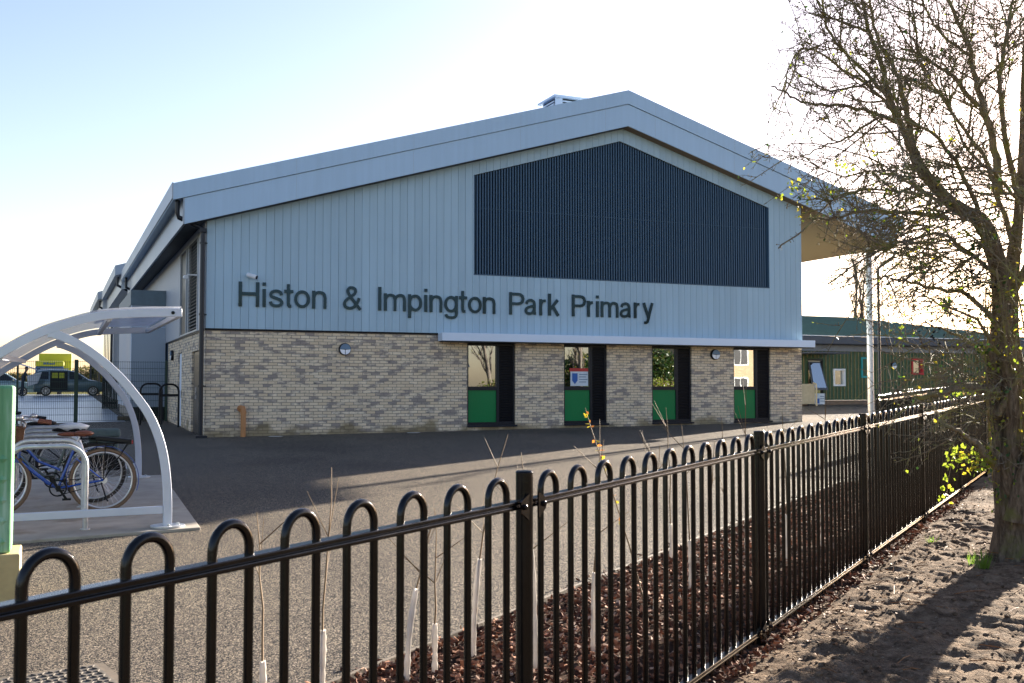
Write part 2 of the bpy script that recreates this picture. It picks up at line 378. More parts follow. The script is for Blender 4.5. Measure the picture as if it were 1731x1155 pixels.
def corrugated(name, col, stain):
    m, nt, out = newmat(name); b = N(nt, 'ShaderNodeBsdfPrincipled'); nt.links.new(b.outputs[0], out.inputs[0])
    p = pos(nt); mp = N(nt, 'ShaderNodeMapping'); mp.inputs['Scale'].default_value = (5, 5, .35); nt.links.new(p, mp.inputs[0])
    f = noise_fac(nt, mp.outputs[0], 1, 7, .65); cc = mixc(nt, ramp(nt, f, [(.56, (0,0,0)), (.7, (.7,.7,.7))]), col, stain)
    nt.links.new(cc, b.inputs['Base Color']); b.inputs['Roughness'].default_value = .5; return m
M['green_corr'] = corrugated('green_corrugated_sheet', (.035,.085,.034), (.22,.19,.085))
M['green_batten'] = pbr('stained_batten', (.22,.19,.085), .6, 0, .3, 5)
M['green_tile'] = pbr('green_tile_sheet', (.06,.13,.115), .5, 0, .1, 3)
M['plinth'] = brick_mat('plinth_brick', (.20,.13,.08), (.28,.19,.12), (.12,.1,.08), (.12,.08,.06), .6)

# ------------------------------------------------------------------ world, sun, camera
w = bpy.data.worlds.new('World'); scene.world = w; w.use_nodes = True
nt = w.node_tree; bg = nt.nodes['Background']; sky = nt.nodes.new('ShaderNodeTexSky'); sky.sky_type = 'NISHITA'; sky.sun_disc = False
sky.sun_elevation = math.asin(SUN.z); sky.sun_rotation = atan2(SUN.x, SUN.y); sky.air_density = 1.0; sky.dust_density = .9; sky.ozone_density = 1.6; sky.altitude = 10
nt.links.new(mixc(nt, 1.0, sky.outputs[0], (1.02,.895,.965), 'MULTIPLY'), bg.inputs[0]); bg.inputs[1].default_value = .05
L = bpy.data.lights.new('sun', 'SUN'); L.energy = 5.0; L.angle = radians(.55); L.color = (1, .89, .75)
lo = bpy.data.objects.new('sun', L); COL.objects.link(lo); lo.rotation_euler = SUN.to_track_quat('Z', 'Y').to_euler(); lo.location = SUN*60
cd = bpy.data.cameras.new('camera'); cam = bpy.data.objects.new('camera', cd); COL.objects.link(cam); cam.location = CAM
cam.rotation_euler = (pi/2 + PIT, 0, -YAW); cd.sensor_width = 36; cd.lens = 36*F_PX/1731; cd.clip_end = 6000; cd.clip_start = .05
cd.dof.use_dof = True; cd.dof.focus_distance = 24; cd.dof.aperture_fstop = 10
scene.camera = cam
scene.view_settings.view_transform = 'Standard'; scene.view_settings.look = 'None'; scene.view_settings.gamma = 1; scene.view_settings.exposure = 2.7

# ------------------------------------------------------------------ ground
def sheet(xs, ys, zf):
    mb = MB(); vs = [(x, y, zf(x, y)) for y in ys for x in xs]; nx = len(xs)
    mb.add(vs, [(j*nx+i, j*nx+i+1, (j+1)*nx+i+1, (j+1)*nx+i) for j in range(len(ys)-1) for i in range(nx-1)]); return mb
tag(sheet([-2500,-600,-150,-40,-15,40,90,400,2500], [-900,-200,-60,-5,70,150,500,2600], lambda x, y: gz(x, y)-.02).build('ground', M['field'], loc=(0,0,0)), kind='structure')
tag(sheet([-40,-15,0,20,40,55], [-12,-5,10,30,70,84], lambda x, y: gz(x, y)).build('tarmac', M['tarmac'], loc=(0,0,0)), kind='structure')

M['drive'] = pbr('sky_sheen_ground', (.20,.225,.25), .32, 0, .18, .5, .05, 40, .6)  # grazing sky sheen on the far ground put into a paler, bluish colour
tag(sheet([-24,-12,-4,2.0], [34.45,45,60,70,83], lambda x, y: gz(x, y)+.005).build('drive', M['drive'], loc=(0,0,0)), kind='structure')  # sheet added over the tarmac to carry the sheen colour
# fence line frame
FD = V((.8111, .5849, 0)); FN = V((-.5849, .8111, 0)); FH = 1.87
def fl(s, n=FH, dz=0): p = FD*s + FN*n; return V((p.x, p.y, gz(p.x, p.y)+dz))
def fbm(x, y, oc=5, sc=1.0, seed=0):
    a = 0; am = 1; f = sc
    for i in range(oc): a += am*noise.noise(V((x*f, y*f, seed+i*7.3))); am *= .52; f *= 2.05
    return a
# soil on the near side
def soil_z(s, n):
    p = fl(s, n); e = min(1, max(0, (FH-.02-n)/.25))
    return p.z + .012 + e*(.03 + .035*fbm(s, n, 3, 1.3, 3) + .034*abs(fbm(s, n, 5, 3.2, 9)) + .016*fbm(s, n, 4, 11, 1))
def frange(a, b, d):
    r = []; x = a
    while x < b: r.append(x); x += d
    return r
ss = frange(-3, 3.0, .2) + frange(3.0, 12.5, .032) + frange(12.5, 20, .12) + [22,26,32]
ns = [-14,-10,-7,-5,-4] + frange(-3.2, FH+.16, .032)
mb = MB(); nx = len(ss); vs = []
for n_ in ns:
    for s_ in ss:
        p = fl(s_, n_); vs.append((p.x, p.y, soil_z(s_, n_)))
mb.add(vs, [(j*nx+i, j*nx+i+1, (j+1)*nx+i+1, (j+1)*nx+i) for j in range(len(ns)-1) for i in range(nx-1)])
tag(mb.build('soil', M['soil'], loc=(0,0,0), smooth=True), kind='structure')
# clods and litter
mb = MB()
for i in range(5200):
    s_ = random.uniform(3.2, 13); n_ = random.uniform(-2.5, FH-.05); p = fl(s_, n_); r = random.choice((.004,.005,.006,.008,.010,.016))*random.uniform(.7, 1.2)
    mb.ball((p.x, p.y, soil_z(s_, n_)+r*.25), r*random.uniform(.9,1.5), r, r*.7, 7, 5, .28)
tag(mb.build('soil_clods', M['soil'], loc=(0,0,0)), kind='stuff')
def leaf_quad(mb, c, L_, W, d, u):
    d = V(d).normalized(); r = d.cross(V(u)); r = r.normalized() if r.length > 1e-5 else d.orthogonal().normalized(); n = r.cross(d)
    c = V(c); mb.add([c, c + d*L_*.45 + r*W*.5 + n*L_*.08, c + d*L_, c + d*L_*.45 - r*W*.5 + n*L_*.08, c + d*L_*.5], [(0,1,4),(1,2,4),(2,3,4),(3,0,4)])
def rdir(): 
    while 1:
        v = V((random.uniform(-1,1), random.uniform(-1,1), random.uniform(-1,1)))
        if .1 < v.length < 1: return v.normalized()
mb = MB()
for i in range(900):
    s_ = random.uniform(3.2, 15); n_ = FH - .02 - abs(random.gauss(0, .25)) if random.random() < .72 else random.uniform(-2.5, FH); p = fl(s_, n_)
    d = rdir(); d.z *= .3; leaf_quad(mb, (p.x, p.y, soil_z(s_, n_)+.012), random.uniform(.02,.055), random.uniform(.015,.035), d, (0,0,1))
for i in range(170):
    s_ = random.uniform(3.5, 12); n_ = random.uniform(-2, FH); p = fl(s_, n_); a = random.uniform(0, 6.28); l = random.uniform(.08,.3); q = V((cos(a)*l, sin(a)*l, .01))
    c = V((p.x, p.y, soil_z(s_, n_)+.01)); mb.tube([c, c+q*.5+V((0,0,.008)), c+q], .003, 4)
tag(mb.build('leaf_litter', M['litter'], loc=(0,0,0)), kind='stuff')
# mulch bed
BE = 3.48
mb = MB(); ss = frange(2.2, 15.5, .09); ns = frange(FH-.05, BE, .08); nx = len(ss); vs = []
def mulch_z(s_, n_): p = fl(s_, n_); t = (n_-FH)/(BE-FH); return p.z + .02 + .06*max(0, sin(pi*min(1,max(0,t)))) + .02*fbm(s_, n_, 3, 4, 5)
for n_ in ns:
    for s_ in ss: p = fl(s_, n_); vs.append((p.x, p.y, mulch_z(s_, n_)))
mb.add(vs, [(j*nx+i, j*nx+i+1, (j+1)*nx+i+1, (j+1)*nx+i) for j in range(len(ns)-1) for i in range(nx-1)])
tag(mb.build('mulch_bed', M['mulch'], loc=(0,0,0), smooth=True), kind='structure')
mb = MB()
for i in range(15000):
    s_ = 2.3 + 12.5*random.random()**1.25; n_ = random.uniform(FH-.12, BE+.02) if random.random() < .97 else BE + abs(random.gauss(0,.08)); p = fl(s_, n_); c = V((p.x, p.y, mulch_z(s_, n_) + random.uniform(0, .03) if n_ < BE else p.z+.008))
    d = rdir(); d.z *= .45; d.normalize(); u = rdir(); mb.bar(c - d*random.uniform(.008,.028), c + d*random.uniform(.008,.03), random.uniform(.008,.022), random.uniform(.003,.007), u)
tag(mb.build('bark_chips', M['chip'], loc=(0,0,0)), kind='stuff')
mb = MB(); a = fl(1.5, BE+.03); b = fl(15.5, BE+.03)
for i in range(7):
    p = a.lerp(b, i/7); q = a.lerp(b, (i+1)/7-.002); mb.bar(p+V((0,0,.005)), q+V((0,0,.005)), .025, .08)
tag(mb.build('timber_edging', M['wood'], bevel=.004), 'grey weathered timber board edging the bark mulch bed along the tarmac', 'edging')

# ------------------------------------------------------------------ school building
WX0, WX1, WY, EAVE_Y = 3.24, 20.86, 25.65, 25.30
YB = 46.0; APX = 14.62
B = thing('school_building', 'long gable ended school hall with buff brick base, blue grey boarding and big overhanging roof', 'building', (12, 32, .4))
def wall_holes(mb, ax, c0, c1, u0, u1, z0, z1, holes):
    us = sorted({u0, u1, *[h[0] for h in holes], *[h[1] for h in holes]})
    for a, b in zip(us, us[1:]):
        hs = sorted([(h[2], h[3]) for h in holes if h[0] < (a+b)/2 < h[1]]); z = z0
        for (p, q) in hs + [(z1, z1)]:
            if p > z + 1e-4:
                if ax == 'x': mb.box(a, b, c0, c1, z, p)
                else: mb.box(c0, c1, a, b, z, p)
            z = q
WZ0, WZ1, WM = .50, 2.66, 1.465
wins = [(9.92, 11.31), (12.76, 14.11), (15.56, 16.90), (18.36, 19.69)]
mb = MB(); wall_holes(mb, 'x', WY, WY+.32, WX0, WX1, -.3, 2.86, [(a, b, WZ0-.06, WZ1+.02) for a, b in wins])
wall_holes(mb, 'y', WX0, WX0+.32, WY+.32, 34.6, -.3, 2.86, [(26.75, 28.3, .2, 2.42), (30.7, 31.6, .2, 2.48)])
mb.box(WX1-.32, WX1, WY+.32, YB, -.3, 2.86)
mb.build('brick_wall', M['brick'], B)
mb = MB(); mb.box(WX0-.02, WX1+.0, WY-.03, WY+.1, 2.862, 2.905); mb.box(WX0-.025, WX0+.1, WY+.1, 34.6, 2.862, 2.905); mb.build('flashing', M['black'], B)
# front cladding boards
ST = .296
def rl(x): return 8.86 - .296*abs(x-APX)          # underside of roof band
LX0, LX1, LZ0 = 10.08, 19.655, 4.467
def lou_top(x): return 8.46 - (.299 if x < 14.53 else .302)*abs(x-14.53)
mb = MB(); PITCH = .2; mb.mi = 0
def clad_col(a, b, zlo, zhi_f):
    za, zb = zhi_f(a), zhi_f(b); mb.hexa([(a,WY-.05,zlo),(b,WY-.05,zlo),(b,WY+.0,zlo),(a,WY+.0,zlo),(a,WY-.05,za),(b,WY-.05,zb),(b,WY,zb),(a,WY,za)])
xs = [WX0]; x = WX0
while x < WX1-.01: x = min(WX1, x+PITCH); xs.append(x)
for a0, b0 in zip(xs, xs[1:]):
    a, b = a0+.0035, b0-.0035
    cuts = [a] + [c for c in (LX0, 14.53, APX, LX1) if a < c < b] + [b]
    for p, q in zip(cuts, cuts[1:]):
        top = lambda t: rl(t)+.05
        m_ = (p+q)/2
        if LX0 < m_ < LX1:
            clad_col(p, q, 2.906, lambda t: LZ0)
            zp, zq = lou_top(p), lou_top(q); tp, tq = top(p), top(q)
            mb.hexa([(p,WY-.05,zp),(q,WY-.05,zq),(q,WY,zq),(p,WY,zp),(p,WY-.05,tp),(q,WY-.05,tq),(q,WY,tq),(p,WY,tp)])
        else: clad_col(p, q, 2.906, top)
mb.build('boarding', M['clad'], B)
mb = MB()
def gable_poly(y): return [(WX0+.004,y,2.906),(LX0-.01,y,2.906),(LX0-.01,y,rl(LX0)),(WX0+.004,y,rl(WX0))], [(LX1+.01,y,2.906),(WX1-.004,y,2.906),(WX1-.004,y,rl(WX1)),(LX1+.01,y,rl(LX1))], [(LX0-.01,y,2.906),(LX1+.01,y,2.906),(LX1+.01,y,LZ0-.01),(LX0-.01,y,LZ0-.01)], [(LX0-.01,y,lou_top(LX0)+.01),(14.53,y,lou_top(14.53)+.01),(LX1+.01,y,lou_top(LX1)+.01),(LX1+.01,y,rl(LX1)),(APX,y,rl(APX)),(LX0-.01,y,rl(LX0))]
for poly in gable_poly(WY+.004): mb.prism(poly, (0,.2,0))
mb.build('board_backing', M['groove'], B)
# big louvre
mb = MB(); mb.mi = 0; nl = 120; p_ = (LX1-LX0)/nl
for i in range(nl):
    x = LX0 + p_*(i+.5); z1 = lou_top(x)-.01; wv = p_*.48
    za, zb = lou_top(x-wv/2)-.012, lou_top(x+wv/2)-.012
    mb.hexa([(x-wv/2,WY-.0,LZ0+.03),(x+wv/2,WY-.0,LZ0+.03),(x+wv/2,WY+.09,LZ0+.03),(x-wv/2,WY+.09,LZ0+.03),(x-wv/2,WY-.0,za),(x+wv/2,WY-.0,zb),(x+wv/2,WY+.09,zb),(x-wv/2,WY+.09,za)])
mb.mi = 1
mb.prism([(LX0,WY+.11,LZ0),(LX1,WY+.11,LZ0),(LX1,WY+.11,lou_top(LX1)),(14.53,WY+.11,lou_top(14.53)),(LX0,WY+.11,lou_top(LX0))], (0,.08,0))
mb.mi = 2
mb.box(LX0,LX1,WY-.06,WY+.10,LZ0,LZ0+.025)
mb.box(LX0,LX1,WY-.003,WY+.004,6.26,6.268)
mb.box(LX1-.03,LX1,WY-.045,WY+.10,LZ0+.026,lou_top(LX1)-.01)
mb.build('louvre_screen', [M['louvre'], M['louvre_back'], M['louvre']], B)
# roof: upper tier, lower tier, as chevron solids running back
def rt(x): return 9.847 - .2945*abs(x-APX)
SEAM = .39; EX0, EX1 = 2.43, 24.70
def chevron(x0, x1, top, thick, y0, y1, name, mat, apx=APX):
    mb = MB()
    for (a, b) in ((x0, apx), (apx, x1)):
        ta, tb = top(a), top(b)
        mb.hexa([(a,y0,ta-thick),(b,y0,tb-thick),(b,y1,tb-thick),(a,y1,ta-thick),(a,y0,ta),(b,y0,tb),(b,y1,tb),(a,y1,ta)])
    mb.mi = 1
    for x in (5.3, 8.3, 11.3, 13.9, 15.5, 18.2, 20.7, 23.0):
        mb.box(x-.0025, x+.0025, y0-.0015, y0+.01, top(x)-thick+.03, top(x)-.03)
    return mb.build(name, [mat, M['fascia_side']], B)
chevron(EX0, EX1, rt, SEAM, EAVE_Y-.03, YB, 'roof', M['fascia'])
chevron(2.69, 24.40, lambda x: rt(x)-SEAM-.012, .615, EAVE_Y, YB, 'roof_edge_band', M['fascia'])
mb = MB()   # soffit sheet below the lower band, and thin seams
for (a, b) in ((2.72, APX), (APX, 24.37)):
    y0, y1 = EAVE_Y+.02, YB-.02; za, zb = rt(a)-SEAM-.632, rt(b)-SEAM-.632
    mb.mi = 0 if a > 10 else 1  # bounce-lit colour right of the apex, shaded colour left of it
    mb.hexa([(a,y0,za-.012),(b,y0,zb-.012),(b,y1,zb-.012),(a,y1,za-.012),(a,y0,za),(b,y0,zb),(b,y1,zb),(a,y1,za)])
mb.build('soffit', [M['soffit'], M['soffit_shade']], B)
mb = MB(); mb.box(EX0-.03, EX0, EAVE_Y-.028, YB, rt(EX0)-.36, rt(EX0)+.015); mb.build('gutter_fascia', M['fascia_side'], B)
mb = MB(); mb.box(2.66, 2.688, EAVE_Y+.003, YB, rt(2.69)-SEAM-.625, rt(2.69)-SEAM-.0); mb.build('eaves_panel', M['fascia_side'], B)
# long pale canopy over the windows
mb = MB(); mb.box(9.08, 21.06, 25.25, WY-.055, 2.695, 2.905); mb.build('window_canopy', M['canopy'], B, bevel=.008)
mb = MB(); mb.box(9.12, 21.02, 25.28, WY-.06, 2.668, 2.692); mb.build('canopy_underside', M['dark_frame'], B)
# windows
def window(i, a, b):
    x0, x1 = a, b; y0 = WY+.055; y1 = WY+.17; mid = a + (b-a)*.64
    f = MB(); t = .055
    f.box(x0+.003, x0+t, y0, y1, WZ0, WZ1); f.box(x1-t, x1-.003, y0, y1, WZ0, WZ1); f.box(mid-.03, mid+.045, y0, y1, WZ0, WZ1)
    for (p, q) in ((x0+t, mid-.03), (mid+.045, x1-t)):
        f.box(p, q, y0, y1, WZ1-.06, WZ1); f.box(p, q, y0, y1, WZ0, WZ0+.07)
    f.box(x0+t, mid-.03, y0, y1, WM-.05, WM+.05)
    fr = f.build('window', M['dark_frame'], B)
    g = MB(); g.box(x0+t, mid-.03, y0+.05, y0+.06, WM+.05, WZ1-.06); g.build('pane', M['glass'], fr)
    g = MB(); g.box(x0+t, mid-.03, y0+.03, y0+.06, WZ0+.07, WM-.05); g.build('spandrel_panel', M['green_panel'], fr)
    g = MB(); n = 46; z0, z1 = WZ0+.07, WZ1-.06
    for k in range(n):
        z = z0 + (z1-z0)*(k+.5)/n; h = (z1-z0)/n
        g.hexa([(mid+.045,y0+.01,z-h*.45),(x1-t,y0+.01,z-h*.45),(x1-t,y0+.05,z),(mid+.045,y0+.05,z),(mid+.045,y0+.01,z-h*.1),(x1-t,y0+.01,z-h*.1),(x1-t,y0+.05,z+h*.35),(mid+.045,y0+.05,z+h*.35)])
    g.box(mid+.045, x1-t, y0+.06, y0+.07, z0, z1); g.build('vent_louvre', M['louvre_black'], fr)
    g = MB(); g.box(x0-.0, x1+.03, WY-.06, y1, WZ0-.058, WZ0-.003); g.build('sill', M['dark_pipe'], fr)
    # room behind
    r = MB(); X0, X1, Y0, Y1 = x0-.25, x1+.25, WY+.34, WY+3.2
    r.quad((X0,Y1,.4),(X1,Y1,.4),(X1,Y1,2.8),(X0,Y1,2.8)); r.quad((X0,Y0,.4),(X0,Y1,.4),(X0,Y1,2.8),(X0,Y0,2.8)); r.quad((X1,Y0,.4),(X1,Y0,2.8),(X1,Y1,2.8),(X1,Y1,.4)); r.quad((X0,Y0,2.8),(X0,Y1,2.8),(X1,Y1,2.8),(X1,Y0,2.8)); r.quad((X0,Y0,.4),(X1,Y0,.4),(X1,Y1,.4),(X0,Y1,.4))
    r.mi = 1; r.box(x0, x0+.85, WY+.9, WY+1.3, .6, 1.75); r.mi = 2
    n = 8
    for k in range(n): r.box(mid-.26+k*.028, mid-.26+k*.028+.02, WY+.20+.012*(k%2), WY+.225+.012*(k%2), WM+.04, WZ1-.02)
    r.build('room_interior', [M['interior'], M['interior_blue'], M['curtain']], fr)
    return fr
frs = [window(i, a, b) for i, (a, b) in enumerate(wins)]
# poster in the second window
mb = MB(); a = wins[1][0]; y = WY+.098
mb.mi = 0; mb.box(a+.25, a+.80, y, y+.004, 1.53, 2.0); mb.mi = 1; mb.box(a+.22, a+.80, y-.004, y-.001, 1.93, 2.02); mb.mi = 2; mb.prism([(a+.30,y-.003,1.88),(a+.47,y-.003,1.88),(a+.47,y-.003,1.68),(a+.385,y-.003,1.58),(a+.30,y-.003,1.68)], (0,.002,0))
mb.mi = 3
for k in range(4): mb.box(a+.52, a+.78-.05*(k%2), y-.003, y-.001, 1.84-.07*k, 1.86-.07*k)
tag(mb.build('window_poster', [M['poster'], M['poster_red'], M['poster_blue'], M['lens_top']]), 'pale poster with red heading and blue shield stuck on the second window pane', 'poster')
# side wall upper boards, tall window, doors
mb = MB(); y = WY+.0
ys = [WY]; 
while ys[-1] < YB-.01: ys.append(min(YB, ys[-1]+.2))
for a, b in zip(ys, ys[1:]):
    if 26.9 < (a+b)/2 < 30.9: mb.box(WX0-.04, WX0+.01, a+.003, b-.003, 5.26, 5.75)
    else: mb.box(WX0-.04, WX0+.01, a+.003, b-.003, 2.906, 5.75)
mb.build('side_boarding', M['clad_side'], B)
mb = MB(); mb.box(WX0+.02, WX0+.2, WY+.21, YB, 2.906, 5.75); mb.box(WX0+.0, WX0+.3, 34.6, YB, 0, 2.9); mb.build('side_backing', M['groove'], B)
mb = MB(); mb.box(WX1-.2, WX1, WY+.21, YB, 2.87, 7.0); mb.build('far_side_wall', M['clad'], B)
mb = MB(); mb.box(WX0+.2, WX1-.2, YB-.3, YB-.02, 0, 5.5); mb.build('rear_wall', M['clad'], B)
f = MB()
for y in (26.9, 28.85, 29.35, 30.85): f.box(WX0-.06, WX0+.02, y-.04, y+.04, 2.95, 5.24)
f.box(WX0-.055, WX0+.02, 26.86, 30.89, 2.907, 2.949); f.box(WX0-.055, WX0+.02, 26.86, 30.89, 5.241, 5.28)
tw = f.build('tall_window', M['fascia_side'], B)
g = MB(); g.box(WX0-.015, WX0-.005, 29.4, 30.8, 2.95, 5.24); g.build('pane', M['dark_frame'], tw)
g = MB()
for k in range(26): z = 2.99+k*.087; g.hexa([(WX0-.05,26.95,z),(WX0-.0,26.95,z+.05),(WX0-.0,28.8,z+.05),(WX0-.05,28.8,z),(WX0-.05,26.95,z+.012),(WX0-.0,26.95,z+.062),(WX0-.0,28.8,z+.062),(WX0-.05,28.8,z+.012)])
g.build('louvre_blades', M['dark_frame'], tw)
d = MB(); d.box(WX0+.05, WX0+.1, 26.78, 28.27, .25, 2.4)
for k in range(40): z = .35+k*.05; d.box(WX0+.03, WX0+.05, 26.85, 28.2, z, z+.018)
dr = d.build('louvred_door', M['dark_pipe'], B); d = MB(); d.box(WX0+.0, WX0+.03, 27.5, 27.56, 1.2, 1.5); d.build('handle', M['alloy'], dr)
d = MB(); d.box(WX0+.04, WX0+.1, 30.73, 31.57, .25, 2.46); dr = d.build('door', M['canopy'], B); d = MB(); d.box(WX0+.0, WX0+.04, 30.8, 30.84, 1.2, 1.4); d.build('handle', M['black'], dr)
# corner downpipe
pp = [(2.55,25.53,5.9),(2.55,25.53,5.62),(2.58,25.53,5.5),(3.10,25.56,5.28),(3.14,25.56,5.22),(3.14,25.56,5.1),(3.14,25.56,.36)]
mb = MB(); mb.tube(pp, .055, 12); mb.box(3.06, 3.22, 25.47, 25.63, 5.18, 5.27)
for z in (4.9, 3.2, 1.5): mb.cyl((3.14,25.56,z), (3.14,25.56,z+.05), .07, 12); mb.box(3.14, 3.25, 25.55, 25.575, z+.01, z+.04)
mb.box(3.02, 3.28, 25.40, 25.7, .30, .36); mb.build('downpipe', M['dark_pipe'], B, smooth='auto')
mb = MB(); mb.tube([(2.52,44.6,5.9),(2.52,44.6,5.5),(3.08,44.6,5.2),(3.10,44.6,.9)], .055, 10); mb.build('downpipe', M['dark_pipe'], B, smooth='auto')
# roof vent cowl
c = V((13.2, 28.4, 0)); mb = MB()
x0, x1, y0, y1 = 13.05, 15.6, 27.6, 29.6; z0, z1 = 9.2, 10.20
# position found from its corner in the photo
q0 = onY(945, 160, 29.0); x0 = q0.x - .1; x1 = x0 + 1.55; y0, y1 = 29.0, 29.95; z1 = q0.z - .12
mb.mi = 1; mb.box(x0, x1, y0, y1, 8.9, z1); mb.mi = 0
for k in range(6):
    z = z1 - .06 - k*.085
    mb.box(x0+.22, x1-.1, y0-.04, y0-.002, z-.045, z); mb.box(x0-.04, x0-.002, y0+.1, y1-.1, z-.045, z)
mb.box(x0-.045, x0+.2, y0-.045, y0-.001, 8.95, z1)
mb.box(x0-.13, x1+.1, y0-.15, y1+.15, z1+.001, z1+.07); mb.prism([(x0-.1,y0-.1,z1+.071),(x1,y0-.1,z1+.071),(x1-.4,y0+.2,z1+.11),(x0+.2,y0+.2,z1+.11)], (0,.8,0))
mb.build('roof_vent', [M['canopy'], M['dark_frame']], B)
# lower projecting block on the left side with door recess
BX0, BY0, BY1 = 2.16, 35.1, 42.0
mb = MB(); mb.box(BX0, WX0-.042, BY0, BY1, .86, 4.1); mb.build('side_block', M['block'], B)
mb = MB(); mb.box(BX0-.03, WX0-.045, BY0-.03, BY1, 4.102, 4.58); mb.build('side_block_parapet', M['block_top'], B)
mb = MB()
for z in (1.9, 3.4): mb.box(BX0+.02, WX0-.06, BY0-.004, BY0+.01, z, z+.012)
mb.box(BX0-.012, BX0+.012, BY0-.012, BY0+.012, .87, 4.1); mb.build('panel_trim', M['canopy'], B)
mb = MB(); mb.box(BX0+.04, WX0-.05, BY0+.05, BY1-.1, .4, .858); mb.build('side_block_base', M['dark_frame'], B)
for (x, y, lb) in ((2.0, 35.4, 'short timber sleeper on the tarmac at the outer corner of the grey side block'), (2.75, 34.75, 'short timber sleeper lying just inside the mesh fence by the brick side wall')):
    mb = MB(); mb.box(x-.2, x+.25, y-.15, y+.15, gz(x,y)-.02, gz(x,y)+.13); tag(mb.build('timber_block', M['wood'], bevel=.01), lb, 'timber block', 'timber sleepers by the side block')
# ---- rear wings
def wing(y0, y1, xl, zt, label):
    Wg = thing('school_wing', label, 'building', (xl+6, (y0+y1)/2, .8))
    m = MB(); ap = xl + 11
    def t(x): return zt + .2945*(x-xl)
    m.hexa([(xl,y0,zt-.42),(ap,y0,t(ap)-.42),(ap,y1,t(ap)-.42),(xl,y1,zt-.42),(xl,y0,zt),(ap,y0,t(ap)),(ap,y1,t(ap)),(xl,y1,zt)]); m.build('roof', M['fascia_side'], Wg)
    m = MB(); m.hexa([(xl+.26,y0+.03,zt-1.0),(ap,y0+.03,t(ap)-1.0),(ap,y1,t(ap)-1.0),(xl+.26,y1,zt-1.0),(xl+.26,y0+.03,zt-.345),(ap,y0+.03,t(ap)-.43),(ap,y1,t(ap)-.43),(xl+.26,y1,zt-.345)]); m.build('roof_edge_band', M['fascia_side'], Wg)
    m = MB(); m.box(xl+.85, ap, y0+.35, y1, .5, zt-.72); m.build('wall', M['clad_side'], Wg)
    m = MB(); m.tube([(xl+.12,y0+.3,zt-.45),(xl+.12,y0+.3,zt-.8),(xl+.75,y0+.3,zt-1.15),(xl+.75,y0+.3,.9)], .055, 8); m.build('downpipe', M['dark_pipe'], Wg)
    y = y0+1.2; k = 0
    while y < y1-1.6:
        f = MB(); f.box(xl+.82, xl+.86, y, y+1.1, 1.2 if k%2 else .95, zt-1.6); wd = f.build('window', M['dark_frame'], Wg)
        f = MB(); f.box(xl+.81, xl+.818, y+.06, y+1.04, 2.6, zt-1.7); f.build('pane', M['glass'], wd)
        y += 2.1; k += 1
wing(46.2, 60, 2.17, 6.54, 'second school wing with higher pale eaves directly behind the main hall')
wing(60.3, 74, 1.98, 6.6, 'farthest school wing showing just a strip of eaves beyond the second wing')

# ------------------------------------------------------------------ sign letters
SG = thing('wall_sign', 'dark mirror polished lettering spelling the school name on the boarded gable', 'sign', (9.6, WY-.07, 3.44))
S1 = (395, 465, 4.742); S2 = (740, 470, 4.678)
LET = [('H',40,203,S1),('i',230,258,S1),('s',282,398,S1),('t',408,473,S1),('o',485,612,S1),('n',630,743,S1),('&',875,1027,S1),('I',1157,1185,S1),('m',1205,1380,S1),('p',1400,1510,S1),('i',1528,1552,S1),('n',1572,1672,S1),
 ('g',52,157,S2),('t',172,228,S2),('o',240,347,S2),('n',358,455,S2),('P',567,685,S2),('a',687,785,S2),('r',805,862,S2),('k',875,962,S2),('P',1062,1172,S2),('r',1183,1235,S2),('i',1253,1272,S2),('m',1290,1428,S2),('a',1440,1532,S2),('r',1552,1602,S2),('y',1620,1705,S2)]
def EL(n=28): return [(.5+.5*cos(2*pi*k/n), .37+.305*sin(2*pi*k/n)) for k in range(n)] + [(1, .37)]
